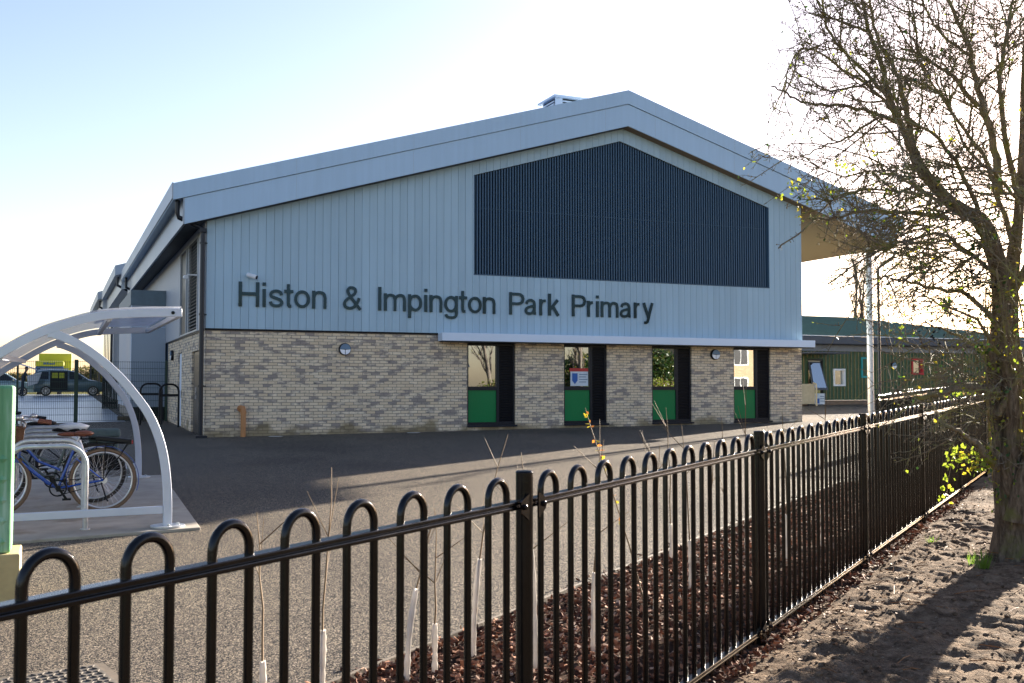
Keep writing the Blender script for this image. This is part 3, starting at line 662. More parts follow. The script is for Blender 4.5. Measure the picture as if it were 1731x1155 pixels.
GL = {'H': [[(0,0),(0,1)], [(1,0),(1,1)], [(0,.52),(1,.52)]], 'i': [[(.5,0),(.5,.735)], [(.5,.865),(.5,1)]], 'I': [[(.5,0),(.5,1)]],
 's': ['~', [(.96,.50),(.86,.62),(.5,.672),(.14,.62),(.04,.52),(.14,.43),(.5,.375),(.87,.30),(1,.20),(.86,.10),(.5,.064),(.13,.11),(0,.235)]],
 't': [[(.42,.97),(.42,.2),(.46,.11),(.58,.072),(1,.075)], [(-.38,.668),(1.36,.668)]], 'o': [EL()],
 'n': [[(0,0),(0,.74)], ['~',(0,.45),(.1,.58),(.32,.66),(.62,.67),(.88,.62),(1,.46),(1,.3),(1,0)]],
 'm': [[(0,0),(0,.74)], ['~',(0,.45),(.05,.58),(.17,.66),(.32,.67),(.45,.62),(.5,.46),(.5,.3),(.5,0)], ['~',(.5,.45),(.55,.58),(.67,.66),(.82,.67),(.95,.62),(1,.46),(1,.3),(1,0)]],
 'p': [[(0,-.28),(0,.74)], EL()], 'g': [EL(), ['~',(1,.74),(1,.3),(1,-.02),(.93,-.15),(.7,-.21),(.4,-.215),(.12,-.17),(.03,-.07)]],
 'P': [[(0,0),(0,1)], [(0,.925),(.55,.925),(.78,.905),(.93,.84),(1,.71),(.93,.58),(.78,.51),(.55,.49),(0,.49)]],
 'a': [['~',(.05,.50),(.18,.62),(.48,.672),(.76,.62),(.85,.5),(.85,.3),(.85,.15),(.89,.08),(1,.07)], ['~',(.85,.42),(.5,.385),(.14,.32),(0,.2),(.12,.09),(.38,.063),(.68,.12),(.85,.27)]],
 'r': [[(0,0),(0,.74)], ['~',(0,.40),(.16,.56),(.5,.655),(1,.66)]], 'k': [[(0,0),(0,1)], [(.93,.72),(.04,.27)], [(.36,.43),(1,0)]],
 'y': [[(0,.74),(.53,.05)], ['~',(1,.74),(.72,.33),(.5,-.06),(.38,-.17),(.22,-.205),(.06,-.2)]],
 '&': [['~',(1,0),(.66,.3),(.33,.60),(.22,.78),(.3,.9),(.46,.935)], ['~',(.46,.935),(.64,.88),(.69,.77),(.6,.65),(.3,.5),(.07,.35),(.02,.2),(.14,.09),(.38,.06),(.62,.13),(.82,.32),(.92,.5)]]}
GL['s'] = [['~'] + GL['s'][1]]
def stroke(mb, p, w, y0, y1):
    n = len(p); closed = (p[0][0]-p[-1][0])**2 + (p[0][1]-p[-1][1])**2 < 1e-8
    if closed: p = p[:-1]; n -= 1
    Lf = []; Rt = []
    for i in range(n):
        a = p[i-1] if (i or closed) else None; b = p[(i+1)%n] if (i < n-1 or closed) else None
        ds = []
        if a: d = V((p[i][0]-a[0], p[i][1]-a[1])); ds.append(d.normalized())
        if b: d = V((b[0]-p[i][0], b[1]-p[i][1])); ds.append(d.normalized())
        t = sum(ds, V((0,0))).normalized(); k = 1/max(.5, t.dot(ds[0])); nx, nz = -t.y, t.x
        Lf.append((p[i][0]+nx*w*k, p[i][1]+nz*w*k)); Rt.append((p[i][0]-nx*w*k, p[i][1]-nz*w*k))
    vs = []
    for i in range(n): vs += [(Lf[i][0],y0,Lf[i][1]),(Rt[i][0],y0,Rt[i][1]),(Rt[i][0],y1,Rt[i][1]),(Lf[i][0],y1,Lf[i][1])]
    fs = []
    for i in range(n if closed else n-1):
        j = (i+1)%n
        for q in range(4): fs.append((4*i+q, 4*i+(q+1)%4, 4*j+(q+1)%4, 4*j+q))
    if not closed: fs += [(3,2,1,0), tuple(4*(n-1)+q for q in range(4))]
    mb.add(vs, fs)
def smooth2(p, n=5):
    out = []
    for i in range(len(p)-1):
        a = p[max(0,i-1)]; b = p[i]; c = p[i+1]; d_ = p[min(len(p)-1,i+2)]
        for k in range(n):
            t = k/n; out.append(tuple(.5*((2*b[j]) + (-a[j]+c[j])*t + (2*a[j]-5*b[j]+4*c[j]-d_[j])*t*t + (-a[j]+3*b[j]-3*c[j]+d_[j])*t**3) for j in range(2)))
    out.append(p[-1]); return out
for ch, a, b, (ox, oy, sc) in LET:
    xa = onY(ox+a/sc, 510, WY-.07).x; xb = onY(ox+b/sc, 510, WY-.07).x; hw = .036; K = .60
    mb = MB()
    for q, path in enumerate(GL[ch]):
        sm = path[0] == '~'; pp = path[1:] if sm else path
        pts = [(xa+hw+(xb-xa-2*hw)*x, 3.445+K*z) for x, z in pp]
        stroke(mb, smooth2(pts) if sm else pts, hw if len(pp) > 2 else .040, WY-.086-.0016*q, WY-.055)
    mb.build('letter', M['mirror_letter'], SG)

# ------------------------------------------------------------------ fixtures on the walls
def bulkhead(c, nrm, label, r=.155):
    c = V(c); n = V(nrm); t = thing('wall_light', label, 'wall light', c, 'round bulkhead lights on the walls')
    u = V((0,0,1)); s = n.cross(u)
    m = MB(); m.tube([c, c+n*.05, c+n*.075], [r, r, r*.93], 28); m.build('rim', M['dark_frame'], t, smooth='auto')
    def half(a0, a1, rr, d):
        p = [c + n*d + (s*cos(a0+(a1-a0)*k/14) + u*sin(a0+(a1-a0)*k/14))*rr for k in range(15)]; return p
    m = MB(); m.prism(half(.0, pi, r*.86, .076), n*.022); m.build('hood', M['lens_top'], t)
    m = MB(); m.prism(half(pi+.03, 1.5*pi-.06, r*.86, .076) + [c+n*.076-u*.015-s*.008], n*.012); m.prism(half(1.5*pi+.06, 2*pi-.03, r*.86, .076) + [c+n*.076-u*.015+s*.008], n*.012); m.build('lens', M['lens'], t)
bulkhead((6.62, WY, 2.45), (0,-1,0), 'round half hooded wall light on the blank brick wall left of the windows')
bulkhead((17.69, WY, 2.45), (0,-1,0), 'round half hooded wall light between the third and fourth windows')
bulkhead((WX0, 33.0, 2.45), (-1,0,0), 'round wall light seen edge on along the brick side wall')
def cctv(c, d, label):
    c = V(c); d = V(d).normalized(); t = thing('security_camera', label, 'camera', c, 'white security cameras')
    m = MB(); m.cyl(c, c+V((0,-.03,0)), .05, 14); m.tube([c+V((0,-.03,0)), c+V((0,-.1,-.02)), c+V((0,-.13,-.01))], .022, 10); m.build('bracket', M['white'], t, smooth='auto')
    e = c+V((0,-.15,-.02)); m = MB(); m.tube([e-d*.12, e-d*.10, e+d*.13, e+d*.135], [.04,.055,.055,.05], 16); m.build('housing', M['white'], t, smooth='auto')
    m = MB(); m.tube([e+d*.136, e+d*.15], .046, 16); m.build('lens', M['black'], t)
cctv((4.27, WY-.05, 4.20), (.75,-.5,-.28), 'white bullet camera just above the first letter of the sign')
o = thing('security_camera', 'white bullet camera on the side wall beside the tall louvred window', 'camera', (WX0-.06, 26.9, 4.3), 'white security cameras')
m = MB(); m.box(WX0-.30, WX0-.04, 26.88, 26.92, 4.28, 4.31); m.build('bracket', M['white'], o)
m = MB(); m.tube([(WX0-.34,27.0,4.24),(WX0-.34,26.7,4.22)], .05, 14); m.build('housing', M['white'], o, smooth='auto')
# orange vent pipe
m = MB(); x = 4.13; m.tube([(x-.05,WY+.0,.98),(x-.05,WY-.05,1.0),(x-.01,WY-.09,1.0),(x,WY-.1,.94),(x,WY-.1,.30)], .062, 16)
m.cyl((x,WY-.1,.86), (x,WY-.1,.92), .07, 16); m.cyl((x-.05,WY-.03,.99), (x-.05,WY,.98), .085, 16)
tag(m.build('vent_pipe', M['orange'], smooth='auto'), 'terracotta plastic vent pipe bending out of the brick wall near the left corner', 'pipe')

# ------------------------------------------------------------------ canopy column
cx_, cy_ = 24.15, 26.3; col = thing('canopy_column', 'tall round galvanised steel column holding up the roof overhang', 'column', (cx_, cy_, gz(cx_, cy_)))
m = MB(); m.cyl((cx_,cy_,gz(cx_,cy_)-.1), (cx_,cy_,6.05), .10, 24); m.build('post', M['galv'], col, smooth='auto')
m = MB(); px_ = cx_+.27; py_ = cy_-.12
m.tube([(px_+.75,py_,5.95),(px_+.62,py_,5.7),(px_+.08,py_,5.40),(px_,py_,5.33),(px_,py_,5.2),(px_,py_,.4)], .045, 10)
for z in (5.0, 2.85, 1.4): m.cyl((px_,py_,z), (px_,py_,z+.05), .055, 10); m.bar((cx_,cy_,z+.02), (px_,py_,z+.02), .02, .03)
m.build('rainwater_pipe', M['dark_pipe'], col, smooth='auto')

# ------------------------------------------------------------------ green building
GY = 37.0; GX0, GX1 = 26.0, 44.0
G = thing('green_building', 'low green corrugated classroom building with tiled green roof beyond the column', 'building', (35, 40, .6))
m = MB(); wall_holes(m, 'x', GY, GY+.2, GX0, GX1, .9, 3.15, [(30.42, 31.28, .9, 2.72), (31.85, 32.45, 1.55, 2.26), (36.45, 37.08, 2.1, 2.76)]); m.build('wall', M['green_corr'], G)
m = MB(); x = GX0+.1
while x < GX1:
    segs = [(.95, 3.1)]
    for (a, b, z0, z1) in ((30.35, 31.35, .5, 2.78), (31.78, 32.55, 1.48, 2.34), (36.38, 37.15, 2.03, 2.83), (33.4, 34.1, 1.9, 2.9)):
        if a < x < b: segs = [(p, q) for s0, s1 in segs for p, q in ((s0, min(s1, z0)), (max(s0, z1), s1)) if q-p > .05]
    for p, q in segs: m.box(x-.016, x+.016, GY-.03, GY-.001, p, q)
    x += .205
m.build('ribs', M['green_batten'], G)
m = MB(); m.box(GX0, 30.42, GY+.03, GY+.2, 0, .88); m.box(31.28, GX1, GY+.03, GY+.2, 0, .88); m.build('plinth', M['plinth'], G)
m = MB(); m.box(GX0-.4, GX1+.4, GY-.55, GY+.2, 3.36, 3.72); m.build('eaves_fascia', M['gb_fascia'], G, bevel=.05, seg=3)
m = MB(); m.box(GX0-.4, GX1+.4, GY-.10, GY+.15, 3.08, 3.355); m.build('lower_fascia', M['gb_fascia2'], G)
m = MB(); m.box(GX0-.4, GX1+.4, GY-.57, GY-.5, 3.722, 3.755); m.build('drip_edge', M['white'], G)
# roof slope with tile courses
m = MB(); ny = 15; ry1 = 42.0; rz0, rz1 = 3.74, 4.98; hx = 37.2
for i in range(ny):
    t0, t1 = i/ny, (i+1)/ny; y0 = GY-.5+(ry1-GY+.5)*t0; y1 = GY-.5+(ry1-GY+.5)*t1; z0 = rz0+(rz1-rz0)*t0; z1 = rz0+(rz1-rz0)*t1
    xr0 = GX1+.4 - (GX1+.4-hx)*t0; xr1 = GX1+.4 - (GX1+.4-hx)*t1
    m.hexa([(GX0-.4,y0,z0+.0),(xr0,y0,z0+.0),(xr1,y1,z1-.0),(GX0-.4,y1,z1-.0),(GX0-.4,y0,z0+.11),(xr0,y0,z0+.11),(xr1,y1,z1+.012),(GX0-.4,y1,z1+.012)])
m.add([(GX1+.4,GY-.5,rz0),(GX1+.4,ry1+5,rz0),(hx,ry1,rz1)], [(0,1,2)])
m.build('roof', M['green_tile'], G)
m = MB(); m.box(GX0-.4, hx, ry1-.06, ry1+.1, rz1-.0, rz1+.07); m.bar((hx,ry1,rz1+.03), (GX1+.4,GY-.5,rz0+.06), .12, .05); m.build('ridge_cap', M['canopy'], G)
m = MB(); m.box(31.1, 31.22, 38.4, 38.55, 4.0, 4.5); m.box(30.95, 31.25, 38.38, 38.6, 4.5, 4.56); m.build('roof_pipe', M['canopy'], G)
m = MB()
for (a, b) in ((30.42, 30.48), (31.22, 31.28)): m.box(a, b, GY+.02, GY+.14, .55, 2.72)
m.box(30.48, 31.22, GY+.02, GY+.14, 2.64, 2.72); dr = m.build('door', M['dark_frame'], G)
m = MB(); m.box(30.48, 31.22, GY+.08, GY+.1, .6, 2.64); m.build('pane', M['glass'], dr)
m = MB(); p = GY-.02; m.hexa([(30.45,p-.28,1.35),(31.3,p-.28,1.35),(31.3,p-.24,1.35),(30.45,p-.24,1.35),(30.45,p,2.62),(31.1,p,2.62),(31.1,p+.04,2.62),(30.45,p+.04,2.62)]); ww = m.build('opened_window', M['gb_fascia'], G)
m = MB(); m.hexa([(30.53,p-.275,1.45),(31.2,p-.275,1.45),(31.2,p-.265,1.45),(30.53,p-.265,1.45),(30.53,p-.03,2.54),(31.04,p-.03,2.54),(31.04,p-.02,2.54),(30.53,p-.02,2.54)]); m.build('pane', M['glass'], ww)
def frame_win(a, b, z0, z1, mat, name='window'):
    f = MB(); t = .08; y0, y1 = GY-.05, GY+.12
    f.box(a-t, a, y0, y1, z0-t, z1+t); f.box(b, b+t, y0, y1, z0-t, z1+t); f.box(a, b, y0, y1, z1, z1+t); f.box(a, b, y0, y1, z0-t, z0)
    o = f.build(name, mat, G); g = MB(); g.box(a, b, GY+.07, GY+.09, z0, z1); g.build('pane', M['glass'], o); return o
frame_win(31.90, 32.42, 1.60, 2.22, M['white']); frame_win(33.50, 34.0, 1.98, 2.75, M['teal_frame']); frame_win(36.50, 37.05, 2.13, 2.72, M['red_frame'])
bulkhead((35.33, GY, 2.46), (0,-1,0), 'round wall light on the green corrugated wall', .16)
m = MB(); m.mi = 0; m.box(30.55, 31.1, GY-.32, GY-.29, .72, 1.2); m.mi = 1; m.box(30.6, 30.78, GY-.325, GY-.321, .76, .98); m.mi = 2
for k in range(3): m.box(30.82, 31.05, GY-.325, GY-.321, .85+.1*k, .88+.1*k)
tag(m.build('notice_board', [M['poster'], M['poster_blue'], M['lens_top']]), 'pale notice board leaning in the doorway of the green building', 'notice')
m = MB(); m.box(29.6, 30.3, GY-.6, GY-.55, .75, 1.62); m.tube([(30.22,GY-.8,.6),(30.22,GY-.8,1.55),(30.2,GY-.8,1.62),(30.05,GY-.8,1.66)], .035, 8)
tag(m.build('handrail_panel', M['cream'], smooth='auto'), 'cream panel with white handrail at the ramp beside the school corner', 'handrail')
m = MB(); m.box(29.2, 31.4, GY-1.6, GY-.01, 2.92, 2.98); m.build('door_canopy', M['gb_fascia'], G)

# ------------------------------------------------------------------ bow-top fences
def fence(A, Bp, label, post_h=1.25, panel=2.75, group='black bow-top railings', lowpoly=False, stations=None, zoff=None):
    A = V(A); Bp = V(Bp); d = V((Bp.x-A.x, Bp.y-A.y, 0)); Ln = d.length; d.normalize(); nrm = V((-d.y, d.x, 0))
    n_pan = max(1, round(Ln/panel)); st = stations or [Ln*i/n_pan for i in range(n_pan+1)]; n_pan = len(st)-1
    def gp(s): p = A + d*s; return V((p.x, p.y, A.z + (Bp.z-A.z)*s/Ln + (zoff(s) if zoff else 0)))
    T = thing('bow_top_fence', label, 'fence', gp(0), group)
    pitch = (st[-1]-st[-2])/23; hoop_me = None
    n = 6 if lowpoly else 10
    for k in range(n_pan+1):
        q = gp(st[k]); m = MB(); m.tube([q-V((0,0,.1)), q+V((0,0,post_h))], .031, 4 if lowpoly else 16); m.tube([q+V((0,0,post_h)), q+V((0,0,post_h+.006))], [.033,.029], 16)
        po = m.build('post', M['black_paint'], T, smooth='auto')
        if not lowpoly:
            m = MB()
            for z in (1.135, .115):
                for sg in (-1, 1):
                    e = q + d*(sg*.034) - nrm*.034 + V((0,0,z))
                    m.prism([e + V((0,0,.045)), e + V((0,0,-.05)), e + d*(sg*.055) + V((0,0,-.018)), e + d*(sg*.055) + V((0,0,.02))], -nrm*.006)
                    c = e + d*(sg*.036) - nrm*.006; m.tube([c, c - nrm*.008, c-nrm*.012], [.011,.010,.004], 10)
            m.build('bracket', M['black_paint'], po)
    for k in range(n_pan):
        a = gp(st[k]+.03); b = gp(st[k+1]-.03); pk = (st[k+1]-st[k])/23
        for z, nm in ((1.14, 'top_rail'), (.10, 'bottom_rail')):
            m = MB()
            for dz in (-.0085, .0085): m.bar(a+V((0,0,z+dz)), b+V((0,0,z+dz)), .042, .013)
            m.bar(a+V((0,0,z)), b+V((0,0,z)), .034, .006)
            m.build(nm, M['black_paint'], T, bevel=0 if lowpoly else .003)
        for h in range(11):
            s0 = st[k] + pk*(1+2*h); q = gp(s0+pk/2)
            if hoop_me is None:
                m = MB(); r = pitch/2; zt = 1.245-.0105-r
                pts = [q - d*r + V((0,0,.05)), q - d*r + V((0,0,zt*.5)), q - d*r + V((0,0,zt))] + [q + d*(-r*cos(pi*i/12)) + V((0,0,zt + r*sin(pi*i/12))) for i in range(1, 12)] + [q + d*r + V((0,0,zt)), q + d*r + V((0,0,zt*.5)), q + d*r + V((0,0,.05))]
                m.tube(pts, .0122, n)
                ho = m.build('hoop_bar', M['black_paint'], T, smooth='auto'); hoop_me = ho; q0 = q.copy()
            else:
                c = hoop_me.copy(); COL.objects.link(c); c.parent = T; c.location = q - q0
    return T
S0 = 1.737*FH - 2*2.83
a = fl(S0); b = fl(1.737*FH + 6*2.75)
fence(a, b, stations=[0, 2.83, 5.66] + [5.66+2.75*i for i in range(1,7)], zoff=lambda s: .022*max(0, min(1, (5.66-s)/2.4)), label='long glossy black bow-top railing running past the camera along the bare soil', group='black bow-top railings')
e1 = b; c_ = atD(1484, 668, 19.5); c_ = V((c_.x, c_.y, c_.z-1.245))
e1b = V((e1.x+.5, e1.y+.4, c_.z))
fence(c_, e1b, 'short black bow-top railing facing the camera at the end of the long one', lowpoly=True)
c2 = c_ + FD*9 ; c2.z = c_.z + .16
fence(c_+V((.05,.08,0)), c2, 'black bow-top railing with sunlit rail going back from the corner by the column', lowpoly=True)
c3 = atD(1511, 659, 31); c3.z -= 1.245; c4_ = atD(1585, 655, 36); c4_.z -= 1.245
fence(c3, c4_, 'farthest small black bow-top railing in front of the green building', lowpoly=True)

# ------------------------------------------------------------------ saplings with guards
def sapling(s_, n_, h, gh, lean, label, leaves=0):
    p = fl(s_, n_); p.z = mulch_z(s_, n_) if n_ < BE else p.z
    T = thing('sapling', label, 'sapling', p, 'young hedge whips in the mulch bed')
    lx = V((lean, random.uniform(-.04,.04), 0)); pts = [p + V((0,0,h*t)) + lx*t*t*h*1.5 + V((random.uniform(-.008,.008), random.uniform(-.008,.008), 0))*(1 if t else 0) for t in (0,.2,.4,.55,.7,.85,1)]
    m = MB(); m.tube(pts, [.006,.006,.0055,.005,.004,.003,.002], 5)
    for k in range(3):
        i = random.randint(3, 5); dd = rdir(); dd.z = abs(dd.z)+.5; m.tube([pts[i], pts[i]+dd*.12, pts[i]+dd*.2], [.003,.002,.0012], 4)
    m.build('stem', M['stem'], T)
    m = MB(); nn = 26; gp_ = []
    for i in range(nn*8):
        t = i/(nn*8-1); z = gh*t; k = t*gh/h; b_ = p + V((0,0,z)) + lx*k*k*h*1.5; aa = t*nn*2*pi*.5
        gp_.append(b_)
    rr = [.0145 + .0014*sin(t*37) + .0015*sin(t*11) for t in [i/30 for i in range(31)]]
    ctr = [p + V((0,0,gh*i/30)) + lx*((gh*i/30)/h)**2*h*1.5 for i in range(31)]
    m.tube(ctr, rr, 9, caps=False); m.build('spiral_guard', M['guard'], T, smooth=True)
    if leaves:
        m = MB()
        for k in range(leaves):
            t = random.uniform(.55, 1); i = int(t*6); q = pts[i].lerp(pts[min(i+1,6)], t*6-i); dd = rdir(); dd.z *= .5; m.mi = random.randint(0, 1)
            leaf_quad(m, q, random.uniform(.045,.075), random.uniform(.025,.04), dd, rdir())
        m.build('leaves', [M['leaf_yellow'], M['leaf_orange']], T)
def base_at(px, py):
    d_ = ray(px, py); t = 6
    for i in range(60): q = CAM + d_*t; t = .5*t + .5*(gz(q.x, q.y)+.04-EYE)/d_.z
    q = CAM + d_*t; return q.dot(FD), q.dot(FN)
SAP = [(302,1190,.95,.55,-.02,'whip in a white guard seen through the railing nearest the manhole'),(487,1170,1.12,.6,.03,'tall bare whip in a thin white guard, second from the left edge'),
 (688,1160,.75,.62,.12,'broad leaning white guard with almost no stem left of the near post'),(735,1150,.85,.55,.0,'short white guard with dark stick just right of the leaning guard'),
 (800,1115,1.2,.62,.10,'leaning white guard close left of the near post with a tall thin whip'),(905,1150,1.1,.8,-.03,'white guard standing directly against the near fence post'),
 (1003,1115,1.15,.55,.02,'whip with yellow and orange autumn leaves above its guard'),(1090,985,1.0,.5,.04,'white guard on the far side of the bed right of the leafy whip'),
 (1108,1040,1.05,.6,.05,'leaning pale guard in the middle of the mulch bed'),(1135,950,1.25,.6,.0,'tall whip with white guard behind the eighth hoop right of the near post'),
 (1168,1005,1.15,.55,-.03,'white guard with twin stems halfway to the second post'),(1200,985,1.0,.55,.03,'pale guard in shade before the second post'),
 (1228,1000,1.2,.6,.0,'whip with bright guard close left of the second post'),(1262,940,1.4,.6,.02,'tallest bare whip rising above the rail beside the second post'),
 (1330,960,1.2,.5,.0,'guarded whip just past the second post'),(1390,930,1.3,.5,.02,'guarded whip between the second and third posts')]
TOPS = [1118, 1064, 1010, 1065, 955, 940, 985, 925, 965, 890, 925, 915, 905, 855, 880, 850]
for i, (px, py, h, gh, ln, lb) in enumerate(SAP):
    s_, n_ = base_at(px, py); n_ = max(FH+.15, min(BE-.12, n_)); p_b = fl(s_, n_); dd_ = (p_b-CAM).dot(CF); gh = max(.22, atD(px, TOPS[i], dd_).z - p_b.z - .03); h = max(h, gh+.3); sapling(s_, n_, h, gh, ln, lb, 0)
# leafy whip: separate taller one
s_, n_ = base_at(1003, 1100); 
def leafy():
    p = fl(5.9, 2.5); q = atD(992, 690, p.dot(V((CF.x, CF.y, 0)).normalized())); 
    T = thing('leafy_shoot', 'thin red stemmed shoot with yellow and orange leaves rising above the railing', 'plant', p)
    pts = [p.lerp(q, t) + V((.02*sin(t*5), .02*cos(t*4), 0)) for t in (0,.2,.4,.6,.75,.9,1)]
    m = MB(); m.tube(pts, [.006,.0055,.005,.004,.0035,.003,.002], 5); m.build('stem', M['stem'], T); m = MB()
    for k in range(26):
        t = random.uniform(.5, 1); b_ = p.lerp(q, t) + V((.02*sin(t*5), .02*cos(t*4), 0)); dd = rdir(); dd.z = dd.z*.5-.1; m.mi = random.choice((0,0,1)); leaf_quad(m, b_, random.uniform(.025,.045), random.uniform(.016,.028), dd, rdir())
    m.build('leaves', [M['leaf_yellow'], M['leaf_orange']], T)
leafy()

# ------------------------------------------------------------------ manhole cover
mc = base_at(105, 1140); mp_ = FD*mc[0] + FN*mc[1]; mz = gz(mp_.x, mp_.y)
MC = thing('manhole_cover', 'worn steel chequer plate manhole cover set in the tarmac', 'manhole cover', (mp_.x, mp_.y, mz))
ra = Matrix.Rotation(radians(12), 3, 'Z'); m = MB(); o_ = V((mp_.x-.05, mp_.y-.08, mz))
m.cbox(o_+V((0,0,.004)), .66, .62, .012, ra); m.build('frame', M['wood'], MC)
m = MB(); m.cbox(o_+V((0,0,.012)), .56, .52, .012, ra); 
for i in range(13):
    for j in range(9):
        c = V((-.25+i*.042, -.22+j*.055, .021)); m.cbox(o_ + ra @ c, .012, .036, .007, ra @ Matrix.Rotation(radians(30 if (i+j)%2 else -30), 3, 'Z'))
m.build('lid', M['steel_cover'], MC, bevel=.002)

for (px, py, lb) in ((460, 739, 'small round steel drain cover close to the brick wall by the vent pipe'), (690, 733, 'small round steel drain cover close to the brick wall left of the first window')):
    q = onY(px, py-6, WY); q = V((q.x, WY-.45, 0)); z = gz(q.x, q.y); T = thing('drain_cover', lb, 'drain cover', (q.x, q.y, z), 'drain covers by the wall')
    m = MB(); m.tube([q+V((0,0,z)), q+V((0,0,z+.008)), q+V((0,0,z+.010))], [.22,.22,.21], 28); m.build('frame', M['steel_cover'], T, smooth='auto')
    m = MB(); m.tube([q+V((0,0,z+.010)), q+V((0,0,z+.014))], [.17,.17], 28); m.build('lid', M['galv'], T, smooth='auto')
# ------------------------------------------------------------------ cycle shelter
SH = thing('cycle_shelter', 'white arched steel cycle shelter with clear curved roof over the bike hoops', 'cycle shelter', (0, 13.7, .1))
SY0, SY1 = 11.13, 16.35
AR = [(-1.42,.0),(-1.40,.5),(-1.30,1.0),(-1.05,1.40),(-.78,1.66),(-.5,1.84),(-.31,1.96),(-.12,2.06),(.08,2.135),(.28,2.20),(.48,2.24),(.78,2.265),(1.0,2.275),(1.17,2.28)]
LG = [(-.08,2.045),(.0,2.03),(.18,1.95),(.38,1.81),(.57,1.63),(.72,1.45),(.87,1.23),(.98,.95),(1.035,.65),(1.055,.35),(1.055,.1)]
def smooth_path(p, n=4):
    out = []
    for i in range(len(p)-1):
        a = p[max(0,i-1)]; b = p[i]; c = p[i+1]; d_ = p[min(len(p)-1,i+2)]
        for k in range(n):
            t = k/n; out.append(tuple(.5*((2*b[j]) + (-a[j]+c[j])*t + (2*a[j]-5*b[j]+4*c[j]-d_[j])*t*t + (-a[j]+3*b[j]-3*c[j]+d_[j])*t**3) for j in range(2)))
    out.append(p[-1]); return out
for Y in (SY0, SY1):
    dz = gz(0, Y)-gz(0, SY0); off = .08 if Y == SY1 else 0
    m = MB(); m.sweep([(x+off, Y, z+dz+(.08 if i == 0 else 0)) for i, (x, z) in enumerate(smooth_path(AR))], .06, .085); m.build('roof_arch', M['white_steel'], SH, smooth='auto', bevel=.006)
    m = MB(); m.sweep([(x+off, Y, z+dz) for (x, z) in smooth_path(LG)], .058, .085); m.build('leg', M['white_steel'], SH, smooth='auto', bevel=.006)
    m = MB(); m.cyl((1.06+off, Y, gz(1.06,Y)+.03), (1.06+off, Y, gz(1.06,Y)+.045), .17, 24); m.cyl((1.06+off,Y-.1,gz(1.06,Y)+.045), (1.06+off,Y-.1,gz(1.06,Y)+.065), .015, 8); m.cyl((1.16+off,Y+.02,gz(1.06,Y)+.045), (1.16+off,Y+.02,gz(1.06,Y)+.065), .015, 8); m.build('base_plate', M['galv'], SH, smooth='auto')
    m = MB(); zr = gz(0,Y)+.20; m.bar((-1.38+off,Y,zr-.01), (1.01+off,Y,zr+.01), .045, .075); m.build('low_rail', M['white_steel'], SH, bevel=.005)
m = MB()
for (x, z) in ((1.15, 2.262), (.48, 2.215), (-.5, 1.805), (-1.28, 1.0)):
    m.bar((x, SY0+.03, z), (x+.08, SY1-.03, z+.075), .05, .05)
m.build('purlins', M['white_steel'], SH)
m = MB(); sp_ = smooth_path(AR[2:]); m.add([(x+.0, SY0-.01, z+.058) for x, z in sp_] + [(x+.08, SY1+.01, z+.058+.075) for x, z in sp_] + [(x, SY0-.01, z+.063) for x, z in sp_] + [(x+.08, SY1+.01, z+.063+.075) for x, z in sp_],
    [f for i in range(len(sp_)-1) for n_ in [len(sp_)] for f in ((i, i+1, n_+i+1, n_+i), (2*n_+i, 3*n_+i, 3*n_+i+1, 2*n_+i+1))])
m.build('roof_sheet', M['polycarb'], SH, smooth=True)
m = MB(); m.cyl((1.08,SY0-.04,2.275), (1.08,SY0-.028,2.275), .018, 12); m.build('end_cap_bolt', M['black'], SH)
# slab
m = MB(); c = [(-2.6,10.55),(1.36,10.95),(1.5,16.6),(-2.6,16.75)]
m.hexa([(x,y,gz(x,y)-.05) for x, y in c] + [(x,y,gz(x,y)+.028) for x, y in c]); tag(m.build('concrete_slab', M['concrete'], bevel=.008), kind='structure')
# sheffield hoops
def hoop(x0, x1, Y, h, r, mat, name, label, cat, group, cross=False, cap=None):
    z0 = gz(x0, Y)+.03; R_ = .2; T = thing(name, label, cat, ((x0+x1)/2, Y, z0), group)
    pts = [(x0,Y,z0),(x0,Y,z0+h-R_)] + [(x0+R_-R_*cos(t), Y, z0+h-R_+R_*sin(t)) for t in [pi/2*i/7 for i in range(1,8)]] + [(x1-R_+R_*sin(t), Y, z0+h-R_+R_*cos(t)) for t in [pi/2*i/7 for i in range(0,7)]] + [(x1,Y,z0+h-R_),(x1,Y,z0)]
    m = MB(); m.tube(pts, r, 14); m.build('hoop', mat, T, smooth='auto')
    m = MB()
    if cross: m.bar((x0,Y,z0+h-.3), (x1,Y,z0+h-.3), .04, .07)
    else:
        for x in (x0, x1): m.cyl((x,Y,z0-.0), (x,Y,z0+.012), r*1.9, 16)
    m.build('crossbar' if cross else 'foot_plate', mat, T)
    return T
HL = ['nearest galvanised bike hoop by the front frame of the shelter','second galvanised bike hoop, just in front of the blue bicycle','third galvanised bike hoop, just behind the blue bicycle','fourth galvanised bike hoop, beside the bike with the grey bag','farthest galvanised bike hoop at the back of the shelter']
for k in range(5): hoop(-.44, .29, 11.27+k*.92, .835, .025, M['galv'], 'bike_hoop', HL[k], 'bike stand', 'galvanised bike hoops in the shelter')
hoop(2.22, 2.80, 31.6, 1.18, .028, M['black'], 'cycle_barrier', 'black hoop barrier with crossbar standing farther from the corner', 'barrier', 'black hoop barriers by the side wall', True)
hoop(2.60, 3.10, 30.0, 1.18, .028, M['black'], 'cycle_barrier', 'black hoop barrier with crossbar nearest the building corner', 'barrier', 'black hoop barriers by the side wall', True)

